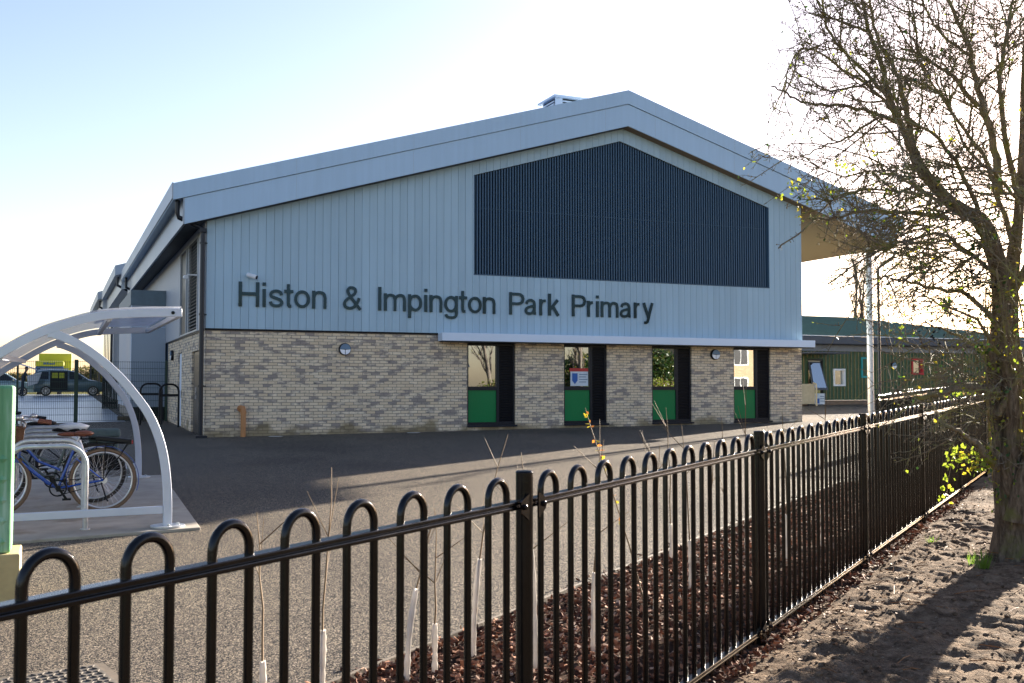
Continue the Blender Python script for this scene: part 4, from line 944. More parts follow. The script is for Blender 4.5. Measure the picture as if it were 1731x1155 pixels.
# ------------------------------------------------------------------ bicycles (heading -x, rear axle at local origin x=0)
def bike(X, Y, label, fm, tyre, saddle_m, grips, extras, lean=0, rise=0):
    z0 = gz(X, Y)+.03; T = thing('bicycle', label, 'bicycle', (X, Y, z0), 'bicycles in the shelter'); R_ = .335
    def P(x, z, y=0): return V((X+x, Y+y+lean*z, z0+z))
    def wheel(cx, name='wheel'):
        c = P(cx, R_+.02); ax = V((0,1,-lean)).normalized()
        w_ = MB(); w_.torus(c, ax, R_, .021, 44, 10); wo = w_.build(name, tyre, T, smooth=True)
        w_ = MB(); w_.torus(c, ax, R_-.028, .012, 44, 8); w_.build('rim', M['alloy'], wo, smooth=True)
        w_ = MB(); u = ax.orthogonal().normalized(); v_ = ax.cross(u)
        for k in range(32):
            a_ = 2*pi*k/32; b_ = a_ + (.5 if k%2 else -.5); sd = .028 if (k//2)%2 else -.028
            w_.tube([c + ax*sd + (u*cos(b_)+v_*sin(b_))*.025, c + (u*cos(a_)+v_*sin(a_))*(R_-.03)], .0013, 4)
        w_.build('spokes', M['alloy'], wo); w_ = MB(); w_.cyl(c-ax*.045, c+ax*.045, .022, 12); w_.cyl(c-ax*.03, c-ax*.026, .045, 16); w_.build('hub', M['alloy'], wo)
    ra_, fa = P(0, R_+.02), P(-1.08, R_+.02); wheel(0); wheel(-1.08)
    bb = P(-.46, .285); st = P(-.30, .72); hd = P(-.83, .80); hb = P(-.875, .62)
    m = MB(); m.tube([hb, P(-.70,.46), P(-.56,.34), bb], .020, 10); m.tube([hd+V((.02,0,-.05)), P(-.66,.58), P(-.44,.48)], .014, 10); m.tube([bb, st], .016, 10); m.tube([hb+V((.008,0,-.05)), hd+V((-.01,0,.03))], .021, 10)
    for y in (-.05, .05):
        e = ra_+V((0,y,0)); m.tube([bb+V((.02,y*.6,0)), e], .010, 8); m.tube([st+V((.02,y*.5,-.12)), e], .008, 8)
    m.build('frame', fm, T, smooth='auto')
    m = MB()
    for y in (-.045, .045): m.tube([hb+V((0,y,0)), P(-.95,.5,y), fa+V((0,y,0))], .010, 8)
    m.build('fork', fm, T, smooth='auto')
    m = MB(); m.cyl(st, P(-.25,.84), .013, 10); m.build('seat_post', M['alloy'], T, smooth='auto')
    m = MB(); c = P(-.26,.875); m.ball(c+V((.05,0,0)), .11, .085, .035, 14, 8); m.ball(c+V((-.08,0,-.005)), .14, .035, .026, 14, 8); m.build('saddle', saddle_m, T, smooth=True)
    m = MB(); top = P(-.80, 1.0); m.tube([hd, top], .013, 8); 
    for sg in (-1, 1): m.tube([top, top+V((-.03,sg*.12,.03)), top+V((.05,sg*.24,.04)), top+V((.16,sg*.28,.02))], .011, 8)
    h_ = m.build('handlebar', M['alloy'], T, smooth='auto')
    for sg in (-1, 1):
        m = MB(); m.tube([top+V((.13,sg*.27,.022)), top+V((.26,sg*.29,.005))], .018, 10); m.build('grip', grips, h_, smooth='auto')
    def arc(cx, a0, a1, r): return [P(cx + r*cos(a0+(a1-a0)*k/18), R_+.02 + r*sin(a0+(a1-a0)*k/18)) for k in range(19)]
    for (cx, a0, a1) in ((0, radians(-20), radians(195)), (-1.08, radians(25), radians(200))):
        m = MB(); m.sweep(arc(cx, a0, a1, R_+.042), .05, .006); m.build('mudguard', fm, T, smooth='auto')
    m = MB(); m.torus(bb+V((0,-.05,0)), (0,1,0), .085, .008, 24, 6); m.cyl(bb-V((0,.06,0)), bb+V((0,.06,0)), .03, 12); m.bar(bb-V((0,.07,0)), bb+V((-.09,-.07,.14)), .015, .025); m.bar(bb+V((0,.07,0)), bb+V((.09,.07,-.14)), .015, .025)
    m.cbox(bb+V((-.09,-.12,.14)), .09, .08, .02); m.cbox(bb+V((.09,.12,-.14)), .09, .08, .02); m.tube([bb+V((0,-.05,.08)), ra_+V((0,-.05,.035))], .005, 5); m.tube([bb+V((0,-.05,-.08)), ra_+V((0,-.05,-.035))], .005, 5)
    m.build('crankset', M['black'], T, smooth='auto')
    m = MB()
    for y in (-.05, .05): m.tube([P(-.17,.76,y), P(.28,.76,y)], .006, 6); m.tube([P(.02,.76,y), ra_+V((0,y,0))], .005, 6); m.tube([P(.26,.76,y), ra_+V((.0,y,0))], .005, 6)
    m.bar(P(-.05,.76,-.05), P(-.05,.76,.05), .01, .01); m.bar(P(.2,.76,-.05), P(.2,.76,.05), .01, .01); m.build('rear_rack', M['black'], T)
    m = MB(); m.tube([P(-.02,.33,-.06), P(.03,.16,-.14), P(.05,.13,-.15)], .009, 6); m.build('kickstand', M['black'], T)
    for ex in extras:
        if ex == 'battery': m = MB(); m.cbox(P(.10,.80), .36, .10, .05, Matrix.Rotation(radians(7),3,'Y')); m.cbox(P(.27,.775), .05, .09, .06); m.build('battery', M['black'], T, bevel=.012); m = MB(); m.cyl(P(.295,.77,-.0), P(.31,.77), .022, 10); m.build('rear_light', M['red'], T)
        if ex == 'basket':
            m = MB(); x0, x1, zt, zb = -1.14, -.80, .95, .70
            m.hexa([P(x0+.04,zb,-.13),P(x1-.03,zb,-.13),P(x1-.03,zb,.13),P(x0+.04,zb,.13),P(x0,zt,-.18),P(x1,zt,-.18),P(x1,zt,.18),P(x0,zt,.18)]); m.tube([P(x0,zt,-.18),P(x1,zt,-.18),P(x1,zt,.18),P(x0,zt,.18),P(x0,zt,-.18)], .012, 6); m.build('basket', M['wicker'], T)
        if ex == 'bag': m = MB(); m.cbox(P(.10,.70,.11), .34, .12, .30); m.cbox(P(.10,.83,.02), .36, .28, .10); m.build('pannier_bag', M['bag'], T, bevel=.03, seg=3); m = MB(); m.cbox(P(.12,.48,.12), .36, .12, .22); m.build('pannier', M['black'], T, bevel=.03)
        if ex == 'polybag': m = MB(); m.ball(P(-.24,.905), .17, .10, .05, 12, 7, .12); m.build('saddle_cover', M['polybag'], T, smooth=True)
        if ex == 'mirror_white': m = MB(); m.ball(P(-.86,1.06,-.1), .05, .05, .035, 10, 6); m.ball(P(-.72,1.07,.2), .04, .03, .03, 10, 6); m.build('bell', M['alloy'], h_, smooth=True)
    return T
bike(.50, 12.55, 'blue bicycle with brown leather saddle and wicker front basket under the shelter', M['blue_bike'], M['gumwall'], M['leather'], M['leather'], ['battery','basket','mirror_white'], .03)
bike(.44, 13.5, 'dark bicycle with a grey bag on its rack and a white cover over its saddle', M['grey_bike'], M['tyre'], M['black'], M['black'], ['bag','polybag'], -.03)
bike(.12, 15.2, 'dark bicycle farthest back in the shelter, partly hidden by the others', M['black'], M['tyre'], M['black'], M['black'], ['mirror_white'], .02)

# ------------------------------------------------------------------ green cabinet at left edge
CB = thing('green_cabinet', 'glossy green embossed cabinet on a pale stone base at the left edge', 'cabinet', (-.72, 8.1, gz(-.7,8.1)))
r_ = onY(21, 800, 7.9).x; zt = onY(10, 652, 7.9).z; zb = onY(10, 936, 7.9).z
m = MB(); m.box(r_-.85, r_, 7.9, 8.25, zb, zt); m.build('body', M['cabinet'], CB, bevel=.02, seg=3)
m = MB(); x = r_-.8
for j in range(10):
    for i in range(9):
        cx_2 = r_-.06-i*.09-(.045 if j%2 else 0); cz = zb+.08+j*.07
        if cx_2 < r_-.8: continue
        m.add([(cx_2-.035,7.898,cz),(cx_2,7.898,cz-.03),(cx_2+.035,7.898,cz),(cx_2,7.898,cz+.03),(cx_2,7.884,cz)], [(0,1,4),(1,2,4),(2,3,4),(3,0,4)])
m.build('embossing', M['cabinet'], CB)
m = MB(); e = onY(33, 980, 7.86).x; m.box(r_-.95, e, 7.86, 8.32, gz(-.5,8)-.05, zb-.002); m.build('plinth', M['stone'], CB, bevel=.01)

# ------------------------------------------------------------------ green mesh fence
MF = thing('mesh_fence', 'dark green welded mesh fence across the drive behind the shelter', 'fence', (0, 34.3, .45)); FY = 34.35
posts = [-6.4, -3.8, -1.05, .56, 3.17]
for x in posts:
    wd = .11 if x in (.56,) else .06
    m = MB(); zt = 2.33; m.box(x-wd/2, x+wd/2, FY-.03, FY+.03, gz(x,FY)-.1, zt); m.build('post', M['green_paint'], MF)
m = MB(); m.box(.78-.03, .78+.03, FY-.03, FY+.03, gz(.7,FY)-.1, 2.38)
for a, b in zip(posts, posts[1:]):
    m = MB(); g0 = gz((a+b)/2, FY)+.05; z1 = 2.30; x = a+.06
    while x < b-.04: m.box(x-.0035, x+.0035, FY-.0035, FY+.0035, g0, z1); x += .052
    z = g0
    while z < z1: m.box(a+.03, b-.03, FY-.012, FY-.0045, z-.005, z+.005); z += .2
    m.build('mesh_panel', M['green_paint'], MF)

# ------------------------------------------------------------------ vehicles, person beyond the fence
def car(x0, y0, Lc, label, paint, name='parked_car', rear_open=False, side_open=False, scale=1.0):
    z0 = gz(x0, y0); T = thing(name, label, 'car', (x0+Lc/2, y0, z0), 'cars parked beyond the mesh fence'); k = Lc/4.25
    def X(u): return x0 + u*k
    # stations: u, belt z, hood/roof z, half width, roof half width
    st = [(0,.45,.95,.70,.62),(.06,.95,1.42,.80,.64),(.35,.97,1.60,.86,.66),(1.0,.98,1.64,.87,.67),(1.9,.98,1.62,.87,.66),(2.45,.97,1.50,.87,.62),(3.15,.98,1.03,.86,.66),(3.75,.88,.90,.84,.70),(4.1,.72,.76,.78,.66),(4.25,.50,.56,.66,.56)]
    m = MB(); vs = []
    for (u, bz, rz, hw, rw) in st:
        ring = [(-hw*.9,.24),(-hw,.42),(-hw,bz*.75),(-hw*.97,bz),(-rw,rz-.04),(-rw*.8,rz),(rw*.8,rz),(rw,rz-.04),(hw*.97,bz),(hw,bz*.75),(hw,.42),(hw*.9,.24)]
        vs += [(X(u), y0+y*k, z0+z*k) for y, z in ring]
    n = 12; fs = [tuple(range(n)), tuple(n*(len(st)-1)+i for i in range(n))[::-1]]
    for i in range(len(st)-1):
        for j in range(n): l = (j+1)%n; fs.append((n*i+j, n*(i+1)+j, n*(i+1)+l, n*i+l))
    m.add(vs, fs); m.build('body', paint, T, smooth='auto', bevel=.02)
    def side(poly, mat, nm, yo=.0):
        for sg in (-1, 1):
            m = MB(); pts = []
            for (u, z) in poly:
                t = (z-.98)/.62; hw = .845 + (.66-.845)*max(0, t); pts.append(V((X(u), y0+sg*(hw+.012)*k, z0+z*k)))
            m.prism(pts, (0, sg*.012*k, 0)); m.build(nm, mat, T)
    side([(.35,1.05),(.85,1.03),(.85,1.5),(.5,1.5)], M['dark_frame'], 'side_window'); side([(2.05,1.03),(2.95,1.03),(2.42,1.43),(2.05,1.52)], M['dark_frame'], 'side_window')
    if side_open:
        m = MB(); m.box(X(.95), X(1.95), y0-.93*k, y0-.5*k, z0+.35*k, z0+1.52*k); m.build('open_doorway', M['black'], T)
        m = MB(); m.box(X(1.05), X(1.38), y0-.945*k, y0-.935*k, z0+1.1*k, z0+1.42*k); m.box(X(1.45), X(1.75), y0-.945*k, y0-.935*k, z0+1.1*k, z0+1.42*k); m.build('doorway_view', M['yellow'], T)
    else: side([(.95,1.03),(1.95,1.03),(1.95,1.53),(.95,1.54)], M['dark_frame'], 'side_window')
    for u in (.72, 3.42):
        for sg in (-1, 1):
            c = V((X(u), y0+sg*.80*k, z0+.31*k)); m = MB(); m.tube([c-V((0,.1*k,0)), c-V((0,.08*k,0)), c+V((0,.08*k,0)), c+V((0,.1*k,0))], [.27*k,.31*k,.31*k,.27*k], 24); wo = m.build('wheel', M['tyre'], T, smooth='auto')
            m = MB(); e = c+V((0,sg*.1*k,0))
            m.torus(e, (0,1,0), .2*k, .015*k, 24, 6)
            for q in range(8): a_ = 2*pi*q/8; m.bar(e, e+V((cos(a_)*.2*k, 0, sin(a_)*.2*k)), .02*k, .05*k, (0,1,0))
            m.build('rim', M['alloy'], wo)
    for sg in (-1, 1):
        m = MB(); m.cbox((X(4.02), y0+sg*.62*k, z0+.72*k), .2*k, .25*k, .1*k); m.build('headlight', M['lens'], T, bevel=.02)
        m = MB(); m.cbox((X(.06), y0+sg*.72*k, z0+1.0*k), .08*k, .16*k, .3*k); m.build('tail_light', M['red'], T, bevel=.01)
        m = MB(); m.cbox((X(2.85), y0+sg*.95*k, z0+1.05*k), .12*k, .16*k, .12*k); m.build('wing_mirror', paint, T, bevel=.03)
    m = MB()
    for sg in (-1, 1): m.tube([(X(.4), y0+sg*.6*k, z0+1.66*k), (X(2.0), y0+sg*.6*k, z0+1.68*k)], .02, 6)
    m.build('roof_rails', M['alloy'], T)
    if rear_open:
        m = MB(); m.hexa([(X(.15),y0-.6*k,z0+1.60*k),(X(.2),y0-.6*k,z0+1.66*k),(X(.2),y0+.6*k,z0+1.66*k),(X(.15),y0+.6*k,z0+1.60*k),(X(-.75),y0-.58*k,z0+1.92*k),(X(-.72),y0-.58*k,z0+1.98*k),(X(-.72),y0+.58*k,z0+1.98*k),(X(-.75),y0+.58*k,z0+1.92*k)]); m.build('tailgate', M['canopy'], T, bevel=.02)
    return T
car(onY(56, 660, 71).x, 71.0, 4.25, 'grey green estate car with raised tailgate and open side door beyond the mesh fence', M['car_paint'], rear_open=True, side_open=True)
car(onY(-60, 660, 74).x, 74.5, 4.1, 'pale teal car at the left, mostly hidden behind the cabinet and the person', M['teal_paint'])
# lorry
lx, ly = onY(62, 640, 84).x, 84.0; lz = gz(lx, ly); TR = thing('lorry', 'lime yellow box lorry seen from the front behind the grey car', 'lorry', (lx+1.2, ly, lz))
rx = onY(121, 640, 84).x; zt = onY(90, 598, 84).z; m = MB(); m.box(lx+.12, rx, ly, ly+5, lz+.9, zt); m.build('box_body', M['yellow'], TR, bevel=.06)
cw0 = onY(59, 640, 82.5).x; cw1 = onY(108, 640, 82.5).x; z1 = onY(80, 610, 82.5).z; z2 = onY(80, 619.5, 82.5).z
m = MB(); m.prism([(cw0,82.3,z2),(cw0,82.4,z1-.1),(cw0,82.7,z1),(cw0,83.9,z1),(cw0,83.9,z2)], (cw1-cw0,0,0)); m.build('cab_deflector', M['yellow'], TR, bevel=.08, seg=3)
m = MB(); m.prism([(cw0+.02,82.2,lz+.5),(cw0+.02,82.2,lz+1.1),(cw0+.02,82.35,z2-.01),(cw0+.02,83.9,z2-.01),(cw0+.02,83.9,lz+.5)], (cw1-cw0-.04,0,0)); m.build('cab', M['interior_blue'], TR, bevel=.05)
m = MB(); m.hexa([(cw0+.1,82.16,lz+1.15),(cw1-.1,82.16,lz+1.15),(cw1-.1,82.2,lz+1.15),(cw0+.1,82.2,lz+1.15),(cw0+.15,82.29,z2-.08),(cw1-.15,82.29,z2-.08),(cw1-.15,82.33,z2-.08),(cw0+.15,82.33,z2-.08)]); m.build('windscreen', M['car_glass'], TR)
for sg in (cw0+.3, cw1-.3):
    m = MB(); m.cyl((sg-.15,82.9,lz+.42), (sg+.15,82.9,lz+.42), .42, 20); m.build('wheel', M['tyre'], TR, smooth='auto')
m = MB(); rnd = random.Random(3); x = cw0+.55
while x < cw1-.65: wv = rnd.uniform(.06,.11); m.box(x, x+wv, 82.27, 82.31, z2+.13, z2+.13+rnd.choice((.10,.10,.15))); x += wv+.035
m.build('lettering_marks', M['interior_blue'], TR)
# person at the boot
def skin_person(base, label):
    b = V(base); T = thing('person', label, 'person', b)
    def body(name, verts, edges, radii, mat, sub=2):
        me = bpy.data.meshes.new(name); me.from_pydata([b - WO[T.name] + V(v) for v in verts], edges, []); o = bpy.data.objects.new(name, me); COL.objects.link(o); o.parent = T; WO[o.name] = WO[T.name]
        sk = o.modifiers.new('skin', 'SKIN'); sk.use_smooth_shade = True
        for i, r in enumerate(radii): me.skin_vertices[0].data[i].radius = (r, r)
        me.skin_vertices[0].data[0].use_root = True
        sb = o.modifiers.new('sub', 'SUBSURF'); sb.levels = sub; sb.render_levels = sub; me.materials.append(mat); return o
    bv = [(0,0,.92),(.04,0,1.12),(.10,0,1.34),(.14,0,1.46),(.17,0,1.55),(.19,0,1.66),
          (.0,-.09,.86),(.04,-.10,.48),(-.02,-.10,.08),(.12,-.11,.04),(.0,.09,.86),(-.06,.11,.48),(-.14,.11,.08),(.0,.12,.04),
          (.12,-.19,1.40),(.28,-.23,1.20),(.50,-.20,1.18),(.12,.19,1.40),(.28,.23,1.20),(.50,.20,1.18)]
    be = [(0,1),(1,2),(2,3),(3,4),(4,5),(0,6),(6,7),(7,8),(8,9),(0,10),(10,11),(11,12),(12,13),(2,14),(14,15),(15,16),(2,17),(17,18),(18,19)]
    rd = [.155,.15,.17,.07,.06,.105,.09,.065,.045,.04,.09,.065,.045,.04,.065,.05,.04,.065,.05,.04]
    body('body', bv, be, rd, M['navy'])
    h = V((b.x+.205, b.y, b.z+1.66)); m = MB(); m.ball(h, .095, .078, .118, 16, 10); m.ball(h+V((.095,0,-.01)), .02, .015, .02, 8, 6); m.ball(h+V((0,-.08,0)), .02,.012,.03,6,5); m.ball(h+V((0,.08,0)), .02,.012,.03,6,5); m.build('head', M['skin'], T, smooth=True)
    m = MB(); m.ball(h+V((-.025,0,.04)), .098, .086, .10, 16, 10); m.build('hair', M['hair'], T, smooth=True)
    for sg in (-1, 1):
        m = MB(); q = V((b.x+.53, b.y+sg*.2, b.z+1.18)); m.ball(q, .045, .02, .04, 8, 6)
        for f_ in range(4): a_ = q+V((.03,0,.03-.02*f_)); m.tube([a_, a_+V((.04,-sg*.005,0)), a_+V((.06+.008*(f_ in (1,2)),-sg*.03,0))], [.009,.008,.006], 6)
        m.tube([q+V((-.0,0,.03)), q+V((.025,-sg*.02,.06)), q+V((.045,-sg*.03,.065))], [.01,.009,.007], 6); m.build('hand', M['skin'], T, smooth=True)
    return T
pb = onY(38, 670, 69.0); skin_person((pb.x, 69.0, gz(pb.x, 69)), 'person in dark clothes standing at the open boot holding a wicker hamper')
m = MB(); hx0 = pb.x+.22; hy = 69.0; hz = gz(pb.x, 69)+.62
m.hexa([(hx0+.08,hy-.3,hz),(hx0+.6,hy-.3,hz+.16),(hx0+.6,hy+.3,hz+.16),(hx0+.08,hy+.3,hz),(hx0,hy-.36,hz+.62),(hx0+.82,hy-.36,hz+.84),(hx0+.82,hy+.36,hz+.84),(hx0,hy+.36,hz+.62)])
tag(m.build('hamper', M['grey_wicker'], bevel=.03), 'large grey wicker hamper being lifted at the car boot', 'hamper')
# glass waiting shelter and dark cycle gate on the far left of the wings
sx0 = onY(158, 640, 70).x; sx1 = onY(173, 640, 70).x; sz = gz(sx0, 70); m = MB()
WSH = thing('glass_shelter', 'small dark framed glass shelter beyond the car by the far wing', 'shelter', ((sx0+sx1)/2, 76, sz))
for x in (sx0, sx1):
    for y in (75, 77): m.box(x-.04, x+.04, y-.04, y+.04, sz, sz+2.2)
m.box(sx0-.1, sx1+.1, 74.9, 77.1, sz+2.2, sz+2.3); m.build('frame', M['dark_frame'], WSH); m = MB(); m.box(sx0+.05, sx1-.05, 76.98, 77.0, sz+.2, sz+2.15); m.build('pane', M['car_glass'], WSH)
m = MB(); gx0, gx1, gy = .55, 1.35, 52; 
g0 = onY(174, 660, 46); g1 = onY(197, 660, 46); zt = onY(180, 634, 46).z; zb = gz(g0.x, 46)
for k in range(9): x = g0.x + (g1.x-g0.x)*k/8; m.box(x-.025, x+.025, 45.97, 46.03, zb-.05, zt-.05*(k%3))
m.box(g0.x, g1.x, 45.95, 45.969, zb+.2, zb+.28); m.box(g0.x, g1.x, 45.95, 45.969, zt-.3, zt-.22)
tag(m.build('railing_gate', M['black'], loc=(g0.x, 46, zb)), 'black upright bar gate standing against the far end of the grey side block', 'gate')

# ------------------------------------------------------------------ vegetation helpers
def twig_path(p, d, L_, n=5, wob=.25, droop=0, up=0):
    pts = [V(p)]; d = V(d).normalized()
    for i in range(n):
        d = (d + rdir()*wob + V((0,0,up-droop*i/n))).normalized(); pts.append(pts[-1] + d*(L_/n))
    return pts, d
def leaf_cloud(mb, c, rx, ry, rz, n, ls, mis=1):
    for i in range(n):
        while 1:
            v = V((random.uniform(-1,1), random.uniform(-1,1), random.uniform(-1,1)))
            if v.length < 1: break
        v = v.normalized()*(v.length**.4) if random.random() < .7 else v
        mb.mi = random.randrange(mis); leaf_quad(mb, V(c)+V((v.x*rx, v.y*ry, v.z*rz)), ls*random.uniform(.6,1.3), ls*random.uniform(.4,.8), rdir(), rdir())
def bare_tree(p, H, label, seed, spread=.35, cat='tree', rad=.12, leaves=0, group=None, lv=3, upr=.25, rmin=.004):
    rs = random.getstate(); random.seed(seed); p = V(p); T = thing('bare_tree', label, cat, p, group)
    pts, d = twig_path(p-V((0,0,.1)), (random.uniform(-.08,.08), random.uniform(-.08,.08), 1), H*.9, 8, .06, 0, .1)
    m = MB(); m.tube(pts, [rad*(1-i/9.5) for i in range(9)], 8); m.build('trunk', M['bark_far'], T, smooth=True)
    m = MB(); lm = MB()
    def rec(pts, r, lev, L_):
        cnt = {0: 13, 1: 9, 2: 6}[lev]
        for k in range(cnt):
            t = random.uniform(.25 if lev == 0 else .15, 1); i = min(len(pts)-2, int(t*(len(pts)-1))); q = pts[i].lerp(pts[i+1], t*(len(pts)-1)-i)
            dd = rdir(); ax = (pts[-1]-pts[0]).normalized(); dd = (dd - ax*dd.dot(ax)).normalized()*spread*2 + ax*.8 + V((0,0,upr)); l = L_*random.uniform(.5, 1)*(1.1-t*.6)
            bp, _ = twig_path(q, dd, l, 5, .16, 0, .08); rr = max(rmin, r*(.5)*(1.05-t*.6)); m.tube(bp, [rr*(1-.16*j) for j in range(6)], 5 if lev == 0 else 3, caps=False)
            if lev+1 < lv: rec(bp, rr, lev+1, l*.6)
            elif leaves and random.random() < leaves: leaf_quad(lm, bp[-1], .1, .07, rdir(), rdir())
    rec(pts, rad, 0, H*.42)
    m.build('branches', M['bark_far'], T)
    if lm.v: lm.build('leaves', M['leaf_yellow'], T)
    random.setstate(rs)
def bush(c, rx, ry, rz, n, ls, mats, label, cat='bush', name='bush', group=None):
    c = V(c); T = thing(name, label, cat, c, group); m = MB()
    for k in range(9): e = c + V((random.uniform(-.7,.7)*rx, random.uniform(-.7,.7)*ry, rz*random.uniform(1.0,1.7))); m.tube([c + V((random.uniform(-.2,.2)*rx,0,0)), c.lerp(e,.5)+rdir()*.1*rx, e], [.04,.025,.01], 5)
    m.build('stems', M['bark_far'], T); m = MB(); leaf_cloud(m, c+V((0,0,rz)), rx*.6, ry*.6, rz*.8, n//3, ls, len(mats))
    for k in range(12): v = rdir(); v.z = abs(v.z)*.9-.2; leaf_cloud(m, c+V((v.x*rx*.7, v.y*ry*.7, rz+v.z*rz*.7)), rx*.38, ry*.38, rz*.38, n//16, ls, len(mats))
    m.build('foliage', mats, T)
# background trees behind the green building
for (px, py, H, lb, sd) in ((1442, 690, 11.5, 'slender bare poplar left of the column, behind the green building', 11), (1455, 690, 12.2, 'slender bare poplar half hidden by the column, behind the green building', 23)):
    q = atD(px, 652, 82); bare_tree((q.x, q.y, .9), H, lb, sd,   .22, rad=.17, upr=.9, rmin=.013, lv=3, group='bare trees beyond the roofs')
for (px, D, rz, rx, mats, lb) in ((1368, 74, 2.55, 3.2, [M['conifer_leaf'], M['hedge_leaf']], 'dark green bush above the roof right beside the school wall'), (1500, 78, 2.7, 1.9, [M['scrub'], M['hedge_leaf']], 'brown twiggy bush above the green roof right of the column'), (1412, 80, 2.2, 1.7, [M['conifer_leaf'], M['scrub']], 'low dark bush above the green roof left of the poplars')):
    q = atD(px, 652, D); bush((q.x, q.y, .95), rx, rx, rz, 5200, .20, mats, lb, group='bushes above the green roof')
# hedges beyond the car and right of the hawthorn
for (px, D, rz, rx, lb) in ((30, 98, 1.0, 5, 'brown winter hedge behind the person and the teal car'), (148, 96, 1.35, 2.6, 'brown winter hedge between the lorry and the glass shelter')):
    q = atD(px, 652, D); bush((q.x, q.y, .95), rx, 1.5, rz, 4200, .2, [M['scrub'], M['hedge_leaf']], lb, cat='hedge', name='hedge', group='winter hedges far left')
for (px, D, lb) in ((1722, 19, 'yellow green hedge bush glimpsed right behind the hawthorn trunk'), (1790, 24, 'yellow green hedge bush at the right edge of the frame')):
    q = atD(px, 652, D); bush((q.x, q.y, .3), 1.3, 1.3, .85, 5000, .075, [M['hedge_leaf'], M['leaf_lime'], M['scrub']], lb, group='hedge bushes right of the hawthorn')

# ------------------------------------------------------------------ hawthorn at the right
HT = thing('hawthorn_tree', 'old gnarled hawthorn with mossy tangled bare branches and a few yellow leaves', 'tree', (7.45, 6.45, .08))
random.seed(21)
def pth(pts): return [atD(px, py, D) for px, py, D in pts]
def refine(p, n=4, wob=.0):
    out = []
    for i in range(len(p)-1):
        a = p[max(0,i-1)]; b = p[i]; c = p[i+1]; d_ = p[min(len(p)-1,i+2)]
        for k in range(n):
            t = k/n; out.append((b*2 + (c-a)*t + (a*2-b*5+c*4-d_)*t*t + (b*3-a-c*3+d_)*t**3)*.5 + rdir()*wob)
    out.append(p[-1]); return out
D0 = 8.75
TRK = [([(1730,975,D0),(1726,935,D0),(1718,880,D0),(1708,820,D0),(1700,760,D0),(1694,690,D0+.05),(1688,620,D0+.1),(1692,540,D0+.1),(1690,460,D0+.05),(1672,400,D0)], [.30,.22,.15,.118,.10,.088,.080,.074,.066,.060]),
 ([(1734,970,D0+.15),(1736,900,D0+.15),(1736,830,D0+.2),(1732,750,D0+.25),(1724,650,D0+.3),(1712,560,D0+.3),(1714,450,D0+.3),(1724,340,D0+.3),(1729,230,D0+.35),(1731,130,D0+.4),(1740,-20,D0+.45)], [.27,.17,.11,.075,.06,.052,.047,.040,.030,.024,.018]),
 ([(1720,880,D0-.15),(1734,815,D0-.2),(1755,765,D0-.25),(1795,690,D0-.3)], [.12,.09,.08,.065]),
 ([(1726,890,D0+.05),(1712,810,D0-.1),(1712,720,D0-.15),(1708,650,D0-.2),(1694,600,D0-.25)], [.13,.08,.05,.042,.03]),
 ([(1730,960,D0),(1706,962,D0-.15),(1680,972,D0-.35)], [.16,.08,.03]), ([(1735,965,D0),(1722,985,D0-.3),(1700,1015,D0-.6)], [.16,.07,.03]),
 ([(1672,402,D0),(1655,370,D0),(1610,345,D0-.05),(1560,290,D0-.1),(1545,260,D0-.1)], [.060,.056,.050,.044,.038]),
 ([(1692,560,D0+.1),(1705,480,D0+.2),(1712,420,D0+.3)], [.05,.045,.04])]
